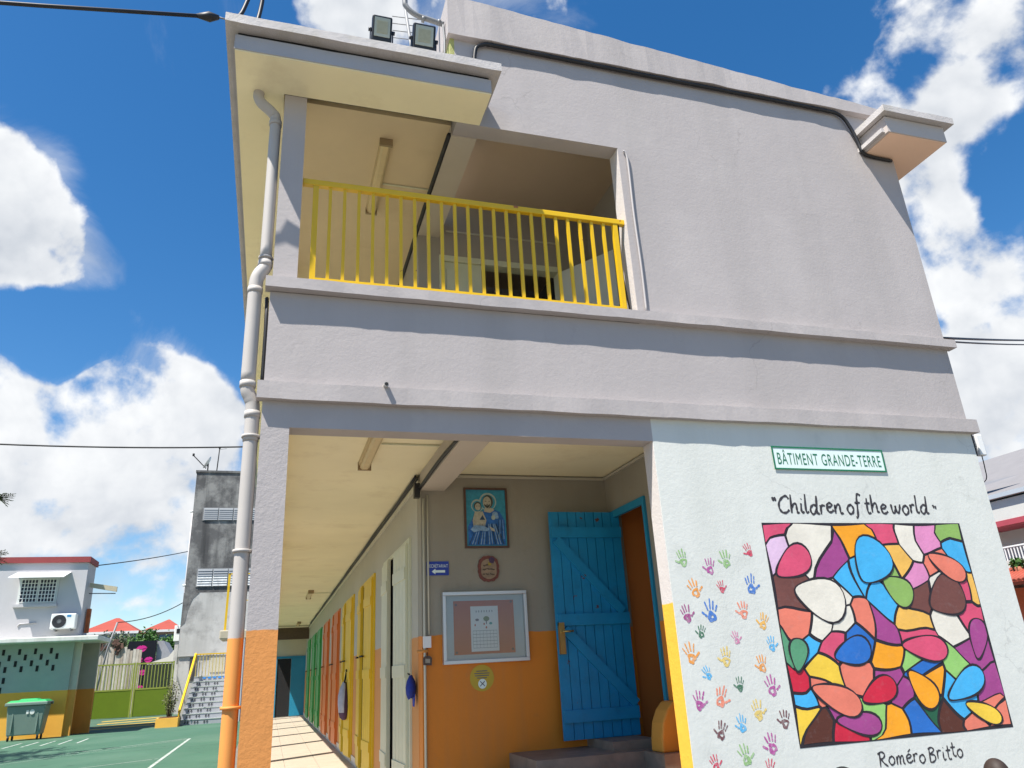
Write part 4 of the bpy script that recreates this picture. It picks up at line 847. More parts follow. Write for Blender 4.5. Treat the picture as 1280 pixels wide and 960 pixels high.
# air conditioner
AC = thing('air_conditioner', 'white outdoor air conditioner unit on the grey court building', 'air conditioner', (-7.07, YL-.2, 3.17))
B(-7.47, -6.68, YL-.36, YL-.04, 3.20, 3.72).build('casing', WHITEP, AC, bevel=.03)
mb = MB()
for k, (r0, mm) in enumerate(((.225, 0), (.07, 1))): disc(mb, -7.20, 3.46, YL-.362-.003*k, r0, r0, 24, mm)
mb.build('fan', [paint('fan_dark', (.03, .03, .035), .5, .1), GREYMETAL], AC)
for k in range(5): 
    rr = .05+.04*k; MB().tube([(-7.20+rr*math.cos(a), YL-.372, 3.46+rr*math.sin(a)) for a in [2*math.pi*j/20 for j in range(21)]], .004, 4).build('grille_ring', paint('fan_grille', (.07, .07, .08), .5), AC)
B(-6.97, -6.84, YL-.364, YL-.3605, 3.60, 3.68).build('label_plate', paint('label_blue', (.05, .25, .50), .4), AC)
MB().box(-7.35, -7.30, YL-.36, YL, 3.14, 3.20).box(-6.86, -6.81, YL-.36, YL, 3.14, 3.20).build('bracket', GREYMETAL, AC)

# wheelie bin
BN = thing('waste_container', 'grey-green four-wheeled waste container with bright green lid', 'waste container', (-7.58, 26.2, G))
BG = paint('bin_green', (.16, .22, .185), .5, .08, 3); 
bx, by = -7.58, 26.15
def frus(mb, x, y, z0, z1, a0, b0, a1, b1, m=0):
    i = len(mb.v); mb.v += [Vector(p) for p in ((x-a0,y-b0,z0),(x+a0,y-b0,z0),(x+a0,y+b0,z0),(x-a0,y+b0,z0),(x-a1,y-b1,z1),(x+a1,y-b1,z1),(x+a1,y+b1,z1),(x-a1,y+b1,z1))]
    for q in ((0,3,2,1),(4,5,6,7),(0,1,5,4),(1,2,6,5),(2,3,7,6),(3,0,4,7)): mb.f.append(tuple(i+k for k in q)); mb.m.append(m); mb.smooth.append(False)
mb = MB(); frus(mb, bx, by, G+.16, .76, .48, .28, .56, .36); mb.build('body', BG, BN, bevel=.03)
mb = MB(); frus(mb, bx, by, .76, .86, .62, .42, .62, .42); mb.build('rim', BG, BN, bevel=.02)
mb = MB(); frus(mb, bx, by, .862, .93, .60, .40, .50, .30); frus(mb, bx, by, .93, .97, .30, .25, .22, .18); mb.build('lid', paint('lid_green', (.02, .33, .10), .45, .05), BN, bevel=.02)
for sx in (-.36, .36): B(bx+sx-.02, bx+sx+.02, by-.345, by-.30, G+.25, .70).build('rib', BG, BN)
for sx in (-.42, .42):
    for sy in (-.24, .24):
        wv = MB().tube([(bx+sx-.02, by+sy, G+.07), (bx+sx+.02, by+sy, G+.07)], .07, 14).build('wheel', DARK, BN)
        MB().box(bx+sx-.03, bx+sx+.03, by+sy-.03, by+sy+.03, G+.13, G+.18).build('fork', GREYMETAL, wv)
mb = MB(); rect(mb, bx+.02, bx+.09, .50, .62, by-.356); disc(mb, bx+.19, .56, by-.356, .07, .08, 16); mb.build('sticker', paint('sticker_pale', (.6, .62, .58), .5), BN)
for v in ((bx-.64, by), (bx+.64, by)): MB().tube([(v[0]-.03, v[1], .80), (v[0]+.03, v[1], .80)], .03, 8).build('trunnion', DARK, BN)

# ================================================================== GATE, PLANTER, STAIR, TOWER
GT = thing('entrance_gate', 'double olive green gate with solid lower panel and upright bars', 'gate', (-5.5, 33, -.02))
OLV = paint('gate_green', (.115, .175, .008), .5, .06, 3); OLB = paint('gate_bar', (.24, .28, .05), .5, .08, 5)
for (x0, x1) in ((-7.02, -5.50), (-5.47, -3.95)):
    B(x0, x1, 32.98, 33.02, .0, 1.04).build('panel', OLV, GT)
    MB().box(x0, x1, 32.97, 33.03, 1.04, 1.10).build('rail', OLB, GT); MB().box(x0, x1, 32.97, 33.03, 2.06, 2.12).build('rail', OLB, GT)
    for x in (x0, x1-.06): B(x, x+.06, 32.965, 33.035, -.02, 2.14).build('stile', OLB, GT)
    for k in range(11): B(x0+.1+k*.13, x0+.13+k*.13, 32.985, 33.015, 1.10, 2.06).build('bar', OLB, GT)
B(-7.12, -7.02, 32.95, 33.05, -.03, 2.2).build('gate_post', OLB, GT)

PL = thing('planter_box', 'yellow-orange concrete planter at the foot of the stair with scrubby plant', 'planter', (-3.45, 28.35, G))
MB().box(-3.88, -3.12, 28.0, 28.75, G, .02).build('box', paint('planter_orange', (.78, .42, .07), .7, .06, 3, bump=.2), PL)
B(-3.80, -3.20, 28.08, 28.68, .02, .05).build('soil', paint('soil', (.11, .06, .035), .95, .3, 12), PL)
PLT = thing('planter_shrub', 'thin dry shrub growing in the yellow planter by the gate', 'shrub', (-3.45, 28.4, .05))
rnd = random.Random(5); st = MB(); lf = MB()
for k in range(14):
    a = rnd.uniform(0, 6.28); r0 = rnd.uniform(.02, .2); top = Vector((-3.42+math.cos(a)*r0*1.6, 28.4+math.sin(a)*r0, .35+rnd.uniform(.1, .95)))
    st.tube([(-3.45+math.cos(a)*r0*.5, 28.4+math.sin(a)*r0*.5, .03), top], [.014, .005], 5)
    for q in range(26):
        p = Vector((-3.45, 28.4, .05)).lerp(top, rnd.uniform(.3, 1.05)) + Vector((rnd.uniform(-.13,.13), rnd.uniform(-.13,.13), rnd.uniform(-.08,.08)))
        u = Vector((rnd.uniform(-1,1), rnd.uniform(-1,1), rnd.uniform(-.4,1))).normalized(); w = u.cross(Vector((rnd.uniform(-1,1), rnd.uniform(-1,1), rnd.uniform(-1,1)))).normalized()
        lf.face([p-u*.045, p+w*.02, p+u*.045, p-w*.02])
BARK = paint('bark', (.12, .09, .065), .9, .25, 10); LEAF = paint('leaf_green', (.055, .11, .025), .6, .35, 3)
st.build('stem', BARK, PLT); lf.build('foliage', paint('dry_leaf', (.12, .13, .05), .7, .35, 5), PLT)

SR = thing('outdoor_stair', 'grey painted stair with white nosings and yellow handrail up to the tower', 'stair', (-2.4, 29.5, G))
STG = paint('stair_grey', (.34, .35, .37), .7, .08, 3)
ns = 9; rise = (1.43-G)/ns
for k in range(ns):
    y0 = 28.75 + k*.30
    s = B(-3.12+.02*k, -1.62, y0, y0+.32 if k < ns-1 else 33.0, G if k == 0 else G+rise*k-.05, G+rise*(k+1)-.004).build('step', STG, SR)
    B(-3.12+.02*k, -1.62, y0-.012, y0+.02, G+rise*(k+1)-.03, G+rise*(k+1)).build('nosing', LINE, s)
    ft = MB()
    for q in range(3):
        for w in range(2):
            cx = -2.95 + .02*k + q*.34 + w*.10; ft.face([(cx-.02, y0-.0125, G+rise*k+.05), (cx+.03, y0-.0125, G+rise*k+.05), (cx+.05, y0-.0125, G+rise*k+.135), (cx+.0, y0-.0125, G+rise*k+.135)])
    if k < ns-1: ft.build('painted_mark', paint('mark_dark', (.06, .06, .065), .7), s)
mb = MB().bar((-3.17, 28.70, .15), (-2.98, 31.3, 2.30), .07, .16); mb.build('handrail', YELLOW, SR)
MB().bar((-3.17, 28.72, G), (-3.17, 28.72, .25), .07, .07, up=(0,1,0)).build('newel', YELLOW, SR)
B(-3.0, -1.62, 31.28, 31.34, 2.28, 2.33).build('rail', YELLOW, SR)
for k in range(11): B(-2.95+.13*k, -2.92+.13*k, 31.30, 31.32, 1.43, 2.28).build('baluster', paint('rail_beige', (.45, .36, .12), .5), SR)
for k in range(5): B(-2.62+.20*k, -2.50+.20*k, 28.75+8*.30-.016, 28.75+8*.30-.0125, 1.43-.10, 1.43-.035).build('painted_dash', paint('dash_blue', (.03, .22, .60), .6), SR)
B(-1.62, -1.0, 28.9, 33.0, G, 2.75).build('flank_wall', paint('flank_grey', (.47, .46, .46), .75, .06, 2, bump=.15, stain=((.33, .32, .31), 2, .5, .8, .4)), SR)
B(-1.66, -1.62, 29.2, 29.24, .25, .85).build('red_marker', paint('marker_red', (.5, .02, .03), .6), SR)
MB().box(-1.55, -1.38, 28.88, 28.897, 2.0, 2.13).build('small_sign', paint('sign_navy', (.02, .04, .22), .5), SR)
MB().face([(-1.58, 28.885, 1.55), (-1.45, 28.885, 1.40), (-1.32, 28.885, 1.55), (-1.45, 28.885, 1.70)]).build('diamond_sign', paint('diamond_yellow', (.6, .45, .05), .5), SR)
B(-2.0, -.9, 29.4, 31.5, 2.78, 3.12).build('landing', paint('landing_beige', (.42, .37, .27), .75, .08), SR, bevel=.04)
MB().bar((-1.82, 29.6, 3.12), (-1.80, 29.6, 5.4), .09, .05, up=(0,1,0)).build('landing_post', YELLOW, SR)
MB().bar((-1.82, 29.6, 5.38), (-1.0, 29.6, 5.38), .05, .05).build('landing_rail', YELLOW, SR); MB().bar((-1.7, 29.6, 4.3), (-1.0, 29.6, 4.3), .03, .03).build('landing_rail', YELLOW, SR)
for k in range(5): MB().bar((-1.68+.15*k, 29.6, 3.12), (-1.68+.15*k, 29.6, 4.3), .02, .02, up=(0,1,0)).build('landing_baluster', paint('rail_beige', (.45, .36, .12), .5), SR)

TW_ = thing('concrete_tower', 'tall weather-stained concrete building with louvred window strips behind the stair', 'building', (-2.2, 36, G))
TC = paint('stained_concrete', (.10, .098, .097), .9, .22, 1.2, bump=.5, bscale=18, streak=((.035, .035, .036), .85, 2.2), stain=((.27, .265, .25), 1.1, .46, .62, .85))
TP = paint('pale_render', (.50, .485, .455), .85, .10, 1.5, bump=.25, bscale=20, stain=((.22, .21, .20), 1.3, .50, .68, .75), streak=((.25, .24, .22), .4, 2))
B(-3.82, .8, 33.0, 40, 5.0, 10.58).build('upper_wall', TC, TW_)
mb = MB(); pts = []
rnd = random.Random(2)
xs = [-3.815+.22*k for k in range(22)]
B(-3.86, .8, 32.99, 40, 2.30, 5.0).build('middle_wall', TP, TW_)
edge = [(-3.864, 5.0), (-3.864, 3.55), (-3.70, 3.70), (-3.62, 4.3), (-3.45, 4.75), (-3.2, 5.0)]
MB().prism(edge, 1, 32.982, 32.9895).build('stain_patch', TC, TW_)
B(-3.80, .8, 33.05, 40, G, 2.29).build('lower_wall', TP, TW_)
B(-3.35, -3.05, 33.02, 33.049, 1.3, 2.25).build('doorway', paint('doorway_dark', (.05, .05, .055), .9), TW_)
B(-2.5, -1.9, 33.02, 33.049, 1.6, 2.2).build('shutter', paint('shutter_beige', (.45, .42, .33), .7), TW_)
def louvre_strip(x0, x1, z0, z1, slats, deco=False):
    w = B(x0-.03, x1, 32.975, 32.998, z0-.03, z1+.03).build('window', paint('louvre_frame', (.20, .20, .20), .6), TW_)
    n = int((x1-x0)/.62)
    for i in range(n):
        a = x0+i*(x1-x0)/n+.02; b = x0+(i+1)*(x1-x0)/n-.02
        for k in range(slats):
            z = z0+(z1-z0)*k/slats
            MB().face([(a, 32.945, z+.01), (b, 32.945, z+.01), (b, 32.97, z+(z1-z0)/slats), (a, 32.97, z+(z1-z0)/slats)]).build('slat', paint('louvre_pale', (.27, .285, .30), .45, .06) if not deco or k > slats*.45 else paint('louvre_deco', (.55, .56, .55), .5, .35, 10), w)
louvre_strip(-3.36, .6, 8.30, 8.86, 6); louvre_strip(-3.38, .6, 5.28, 6.05, 7, True)
B(-3.86, .84, 32.96, 40, 10.58, 10.68).build('roof_edge', TC, TW_)
for z in (8.72, 5.35): MB().tube([(-3.95, 33.1, z), (-3.80, 33.1, z)], .05, 8).build('pipe_outlet', WHITEP, TW_)
MB().tube([(-3.86, 33.3, 8.7), (-3.88, 33.3, 2.0)], .03, 8).build('rainwater_pipe', LG, TW_)
SDISH = thing('satellite_dish', 'satellite dish on the roof edge of the concrete tower', 'satellite dish', (-3.5, 33.3, 10.68))
mb = MB(); c = Vector((-3.42, 33.3, 11.15)); ax = Vector((-.80, -.12, .45)).normalized(); s1 = ax.cross(Vector((0,1,0))).normalized(); s2 = ax.cross(s1)
rr = [(0, -.08), (.18, -.06), (.33, -.02), (.42, .03)]
for (q, h) in rr:
    for j in range(18): mb.v.append(c + ax*h + (s1*math.cos(j*math.pi/9)*q*.8 + s2*math.sin(j*math.pi/9)*q))
for k in range(3):
    for j in range(18): mb.f.append((k*18+j, k*18+(j+1)%18, (k+1)*18+(j+1)%18, (k+1)*18+j)); mb.m.append(0); mb.smooth.append(True)
mb.build('dish', WHITEP, SDISH)
MB().tube([c-ax*.05-s1*.0, c+ax*.05+Vector((0,0,-.32)), c+ax*.75+Vector((0,0,-.05))], .025, 6).build('feed_arm', DARK, SDISH)
MB().tube([c+ax*.75+Vector((0,0,-.08)), c+ax*.75+Vector((0,0,.04))], .05, 8).build('feed_horn', DARK, SDISH)
MB().tube([(-3.38, 33.3, 10.68), (-3.38, 33.3, 11.1)], .03, 8).build('pole', DARK, SDISH)
RA = thing('roof_aerial', 'thin rod aerial on top of the concrete tower', 'antenna', (-2.98, 33.4, 10.68))
MB().tube([(-2.98, 33.4, 10.68), (-2.93, 33.4, 11.95)], .025, 6).build('mast', DARK, RA); MB().tube([(-2.94, 33.4, 11.85), (-2.6, 33.2, 11.85)], .012, 5).build('arm', GREYMETAL, RA)
MB().tube([(-2.93, 33.4, 11.9), (-2.93, 33.4, 11.98)], .05, 8).build('cap', DARK, RA)

# wall box on the tower corner seen over the gate
UM = thing('meter_box', 'white wall box on the corner by the concrete tower above the gate', 'box', (-4.05, 35.2, 3.0))
B(-4.32, -3.95, 35.0, 35.3, 3.05, 3.75).build('casing', WHITEP, UM, bevel=.02); B(-4.22, -4.08, 34.985, 34.999, 3.4, 3.6).build('vent', DARK, UM); B(-4.25, -4.02, 35.05, 35.25, -.03, 3.05).build('post', TP, UM)

# ================================================================== BEYOND THE GATE
WF = thing('plank_wall', 'weathered pale board wall beyond the gate with rusty torn top', 'wall', (-7.0, 38, -.03))
pk = [paint('plank_%d' % k, c, .85, .2, 4, streak=((.16, .11, .08), .6, 6)) for k, c in enumerate(((.50, .45, .38), (.43, .37, .30), (.56, .52, .45)))]
rnd = random.Random(11)
for k in range(17):
    x = -8.3 + k*.135; top = 3.35 - .03*k + rnd.uniform(-.12, .12)
    B(x, x+.125, 37.98+rnd.uniform(-.02, .02), 38.02, -.03, top).build('plank', pk[k % 3], WF)
B(-8.4, -6.0, 38.03, 38.1, .3, .4).build('rail', BARK, WF)
mb = MB()
for k in range(40):
    x = -8.4 + rnd.random()*1.5; z = 2.95 + rnd.random()*.55 - (x+8.4)*.15; s = rnd.uniform(.05, .16)
    u = Vector((rnd.uniform(-1,1), rnd.uniform(-.3,.3), rnd.uniform(-1,1))).normalized(); w = u.cross(Vector((0,1,0))).normalized(); mb.obox((x, 37.94, z), u, Vector((0,1,0)), w, s, .02, s*.5)
mb.build('rusty_top', paint('rust_dark', (.10, .055, .04), .9, .4, 8), WF)
LP_ = thing('leaning_pole', 'thin leaning grey pole holding the sagging cable behind the gate', 'pole', (-7.7, 36, -.03))
MB().tube([(-7.6, 36, -.03), (-7.2, 36, 2.9), (-6.93, 36, 4.05)], .045, 8).build('shaft', GREYMETAL, LP_); MB().tube([(-7.45, 36, 3.55), (-6.98, 36, 3.62)], .025, 6).build('crossarm', GREYMETAL, LP_)
MB().tube([(-7.02, 36, 3.6), (-7.5, 36, 2.6)], .018, 6).build('stay', GREYMETAL, LP_)
BB = thing('lips_billboard', 'black shop panel with pink lips and lettering beyond the gate', 'billboard', (-6.9, 45, -.03))
B(-7.75, -6.29, 45, 45.15, .2, 3.64).build('panel', paint('panel_black', (.006, .005, .009), .4), BB)
PK = paint('lips_pink', (.55, .02, .22), .45, .05)
def lips(cx, cz, w, h, rot, name='lips'):
    mb = MB(); up = [(-.5,0),(-.28,.32),(-.08,.42),(0,.34),(.08,.42),(.28,.32),(.5,0)]; lo = [(.5,0),(.25,-.05),(0,-.10),(-.25,-.05),(-.5,0)]
    up2 = [(-.46,-.08),(-.25,-.14),(0,-.19),(.25,-.14),(.46,-.08)]; lo2 = [(.46,-.08),(.25,-.42),(0,-.52),(-.25,-.42),(-.46,-.08)]
    for poly in (up+lo, up2+lo2):
        mb.face([(cx+(p[0]*math.cos(rot)*w-p[1]*math.sin(rot)*h), 44.992, cz+(p[0]*math.sin(rot)*w+p[1]*math.cos(rot)*h)) for p in poly])
    mb.build(name, PK, BB)
lips(-7.05, 3.23, .62, .40, .12); lips(-6.62, 2.62, .48, .34, .14); lips(-6.85, 1.95, .45, .32, .05); lips(-6.9, 1.15, .42, .26, 0)
mb = MB()
for (x, z, a) in ((-7.20, 2.60, 0), (-7.10, 2.62, 1), (-6.98, 2.62, 2)):
    for (p, q) in ((((-.05,-.14),(.03,.12)),), (((-.04,.08),(0,-.10)),((0,-.10),(.05,.1))), (((-.05,0),(.04,.02)),((.04,.02),(0,.1)),((0,.1),(-.05,0)),((-.05,0),(.0,-.1)),((0,-.1),(.06,-.07))))[a]:
        mb.bar((x+p[0], 44.99, z+p[1]), (x+q[0], 44.99, z+q[1]), .03, .004, up=(0,1,0))
mb.build('lettering', PK, BB)
mb = MB().prism([(-6.27, .2), (-5.2, .2), (-5.2, 2.4), (-5.95, 3.62), (-6.27, 3.62)], 1, 45.2, 48); mb.build('side_wall', paint('shop_grey', (.33, .33, .35), .8, .15, 2), BB)
GH = thing('white_gable', 'small white sloped roof building between billboard and tower', 'building', (-5.2, 41, -.03))
B(-6.25, -4.15, 41.3, 41.45, -.03, 2.25).build('dark_hoarding', paint('hoarding_dark', (.02, .03, .015), .8, .4, 3), GH)
MB().prism([(-6.2, -.03), (-4.2, -.03), (-4.2, 3.3), (-4.6, 3.4), (-5.2, 2.6), (-6.2, 2.3)], 1, 41.5, 43).build('wall', paint('gable_white', (.66, .62, .55), .8, .06), GH)

RT = paint('roof_tile_red', (.30, .055, .035), .75, .14, 1.5, bump=.3, bscale=6)
def red_house(name_label, x0, x1, y0, y1, eave, ridge, hip, wallc, gable=False):
    H = thing('red_roof_house', name_label, 'house', ((x0+x1)/2, (y0+y1)/2, -.3), 'red roofed houses beyond the gate')
    B(x0+.4, x1-.4, y0+.4, y1-.4, -.3, eave).build('wall', paint('house_wall_'+wallc, dict(blue=(.30, .38, .46), tan=(.45, .33, .26))[wallc], .8, .08), H)
    mb = MB(); yc = (y0+y1)/2
    a, b, c, d = (x0,y0,eave), (x1,y0,eave), (x1,y1,eave), (x0,y1,eave); r0, r1 = (x0+hip,yc,ridge), (x1-(0 if gable else hip),yc,ridge)
    mb.face([a,b,r1,r0]).face([b,c,r1]).face([c,d,r0,r1]).face([d,a,r0]).face([a,d,c,b])
    mb.build('roof', RT, H)
    B(x0-.03, x1+.03, y0-.06, y0+.02, eave-.16, eave+.02).build('eave_board', paint('eave_white', (.7, .7, .68), .6), H)
    w = B(x0+1.2, x0+2.3, y0+.36, y0+.398, eave-1.2, eave-.35).build('window', paint('house_window', (.10, .17, .25), .3), H)
red_house('red-roofed house on the left beyond the gate', -13.6, -9.55, 60, 66, 5.15, 6.35, 1.9, 'blue')
red_house('red hipped roof of the house nearer the tower', -9.7, -6.7, 63, 69, 5.35, 6.35, 1.45, 'tan')

def leaf_mass(name, label, cat, c, r, n, size, mat, trunk=True, group=None, seed=1):
    rnd = random.Random(seed); T = thing(name, label, cat, (c[0], c[1], -.1), group); mb = MB(); C = Vector(c)
    cl = []
    for k in range(26):
        v = Vector((rnd.gauss(0,1), rnd.gauss(0,1), rnd.gauss(0,1))).normalized()*rnd.uniform(.45, .95); cl.append(Vector((v.x*r[0], v.y*r[1], v.z*r[2])))
    for k in range(n):
        b = rnd.choice(cl); p = C + b + Vector((rnd.gauss(0,1)*r[0], rnd.gauss(0,1)*r[1], rnd.gauss(0,1)*r[2]))*.20
        u = Vector((rnd.uniform(-1,1), rnd.uniform(-1,1), rnd.uniform(-1,1))).normalized(); w = u.cross(Vector((rnd.uniform(-1,1), rnd.uniform(-1,1), rnd.uniform(-1,1)))).normalized(); s = size*rnd.uniform(.6, 1.3)
        mb.face([p-u*s, p+w*s*.5, p+u*s, p-w*s*.5])
    mb.build('foliage', mat, T)
    if trunk: MB().tube([(c[0], c[1], -.2), (c[0]+.1, c[1], c[2]*.6), (c[0], c[1], c[2])], [.12, .08, .04], 7).build('trunk', BARK, T)
    else:
        T.location.z = c[2]-.25; WORLD[T] = Matrix.Translation(T.location); T.children[0].matrix_parent_inverse = WORLD[T].inverted()
        MB().tube([(c[0], c[1], c[2]-.27), (c[0], c[1], c[2]-.08)], [.08, .11], 10).build('pot', paint('terracotta', (.30, .11, .06), .8), T)
    return T
LEAF2 = paint('hedge_leaf', (.05, .13, .02), .6, .35, 1.2)
for k, (x, y, z, rx, rz) in enumerate(((-9.9, 54, 3.6, 1.6, 1.0), (-7.9, 53, 3.5, 1.4, 1.1), (-6.5, 54, 3.4, 1.3, .9), (-11.6, 55, 3.2, 1.2, 1.0))):
    leaf_mass('bushy_tree', ['grey-green bushy tree below the left red roof', 'bright green bush above the lips billboard', 'green bush between the billboard and the tower', 'dark bush at the left end of the roofs'][k], 'tree', (x, y, z), (rx, 1.2, rz), 2600, .11, LEAF2 if k else paint('hedge_grey', (.11, .13, .07), .7, .35, 1.5), seed=20+k)

# ================================================================== HOUSE ON THE RIGHT
RH = thing('balcony_house', 'white house with red fascia, balcony and tiled canopy at the right edge', 'house', (20, 8, -.3))
HX = 18.0
B(HX+1.0, HX+8, -4, 16, -.3, 4.55).build('wall', paint('house_white', (.52, .52, .49), .75, .05), RH)
B(HX, HX+8, -4, 16, 3.98, 4.50).build('parapet_wall', paint('house_white', (.52, .52, .49), .75, .05), RH)
B(HX-.03, HX+1, -4, 16, 3.84, 3.98).build('fascia', paint('fascia_red', (.36, .06, .08), .6, .05), RH)
B(HX-.12, HX+8, -4, 16, 4.55, 4.66).build('gutter', paint('gutter_grey', (.38, .42, .46), .5, .05), RH)
MB().prism([(HX-.1, 4.66), (HX+8, 4.66), (HX+4, 6.6)], 1, -4, 16).build('roof', paint('roof_grey', (.20, .19, .19), .6, .08), RH)
MB().face([(HX-.1, 10.9, 4.92), (HX+.2, 9.6, 5.05), (HX+.2, 11.5, 5.12)]).build('roof_ridge', paint('roof_grey2', (.17, .17, .18), .6), RH)
B(HX+.0, HX+1.0, -4, 16, 2.70, 2.98).build('balcony_slab', paint('house_white', (.52, .52, .49), .75, .05), RH)
B(HX+.97, HX+.999, 8.9, 10.15, 2.98, 3.80).build('shutter_door', paint('shutter_brown', (.16, .05, .03), .6, .1, 5), RH)
RLH = MB().box(HX+.02, HX+.06, -4, 16, 3.30, 3.335).build('balcony_rail', WHITEP, RH)
bb = MB().box(-.008, .008, -.012, .012, 0, .32).mesh('rail_bar', WHITEP, Vector((0,0,0)))
for k in range(26): piece('rail_bar', bb, RLH, (HX+.04, 8.6+.09*k, 2.98))
MB().prism([(HX-.9, 2.30), (HX+.0, 2.66), (HX+.0, 2.74), (HX-.95, 2.38)], 1, -4, 16).build('tiled_canopy', paint('canopy_tile', (.30, .06, .035), .75, .2, 8, bump=.4, bscale=20), RH)
tl = MB().tube([(-.95, 0, -.30), (0, 0, .06)], .05, 8).mesh('roof_tile', paint('canopy_tile', (.30, .06, .035), .75, .2, 8), Vector((0,0,0)))
for k in range(20): piece('roof_tile', tl, RH, (HX, 8.6+.13*k, 2.70))
B(HX+.2, HX+1.0, -4, 16, -.3, 2.30).build('ground_floor_wall', paint('house_coral', (.60, .15, .07), .75, .06), RH)
B(HX+.16, HX+.199, 8.8, 10.35, 1.9, 2.25).build('shopfront', paint('shop_dark', (.05, .015, .01), .6), RH)
leaf_mass('balcony_plant', 'small potted plant on the canopy of the right house', 'plant', (HX-.25, 10.0, 2.85), (.12, .22, .12), 160, .06, LEAF2, trunk=False, seed=31)

# ================================================================== TREE AT THE LEFT, OUT OF FRAME BUT FOR SPRIGS
TR = thing('shade_tree', 'feathery-leaved tree whose sprigs reach in at the left edge', 'tree', (-10.3, 16.5, G))
rnd = random.Random(9); br = MB(); lv = MB()
br.tube([(-10.3, 16.5, G), (-10.2, 16.6, 1.8), (-10.0, 16.7, 3.2), (-9.8, 16.8, 4.6)], [.22, .18, .15, .10], 10)
def frond(p, d, L):
    d = d.normalized(); s = d.cross(Vector((0,0,1))).normalized(); up = s.cross(d)
    for k in range(9):
        q = p + d*(L*k/8) - Vector((0,0,1))*(.10*L*(k/8)**2)
        for sg in (-1, 1):
            e = (s*sg*.9 + d*.45 + up*rnd.uniform(-.2,.3)).normalized(); w = e.cross(up).normalized(); ln = .085*(1-.4*abs(k/8-.4))
            lv.face([q, q+e*ln*.5+w*.018, q+e*ln, q+e*ln*.5-w*.018])
    br.tube([p, p+d*L-Vector((0,0,.10*L))], .006, 4)
def branch(a, b, rad):
    m_ = a.lerp(b, .5)+Vector((0,0,.15)); br.tube(catmull([a, m_, b], 4), [rad*(1-.75*t/8) for t in range(9)], 6)
ends = []
while len(ends) < 46:
    v = Vector((rnd.gauss(0,1), rnd.gauss(0,1), rnd.gauss(0,.8))).normalized()*rnd.uniform(.55, 1); p = Vector((-9.7+2.5*v.x, 16.9+2.2*v.y, 5.6+1.9*v.z))
    if p.x < -.365*(p.y+4.5): ends.append(p)
ends += [Vector((-6.80, 17.0, 5.78)), Vector((-6.72, 17.0, 4.36)), Vector((-7.2, 16.2, 5.3)), Vector((-7.3, 15.8, 4.6))]
for e in ends:
    branch(Vector((-9.9+rnd.uniform(-.1,.1), 16.8, rnd.uniform(3.4, 4.6))), e, .045)
    nf_ = 14
    if e.x > -7.0:
        for k in range(12): frond(e, Vector((1, rnd.uniform(-.5,.5), .45-.11*k)), rnd.uniform(.22, .42))
    for k in range(nf_):
        o = e + Vector((rnd.gauss(0,.28), rnd.gauss(0,.28), rnd.gauss(0,.22)))
        if o.x > -.345*(o.y+4.5): continue
        dd = Vector((rnd.uniform(-1,.3), rnd.uniform(-1,1), rnd.uniform(-.5,.5)))
        frond(o, dd, rnd.uniform(.3, .5))
br.build('trunk', BARK, TR); lv.build('crown', LEAF, TR)

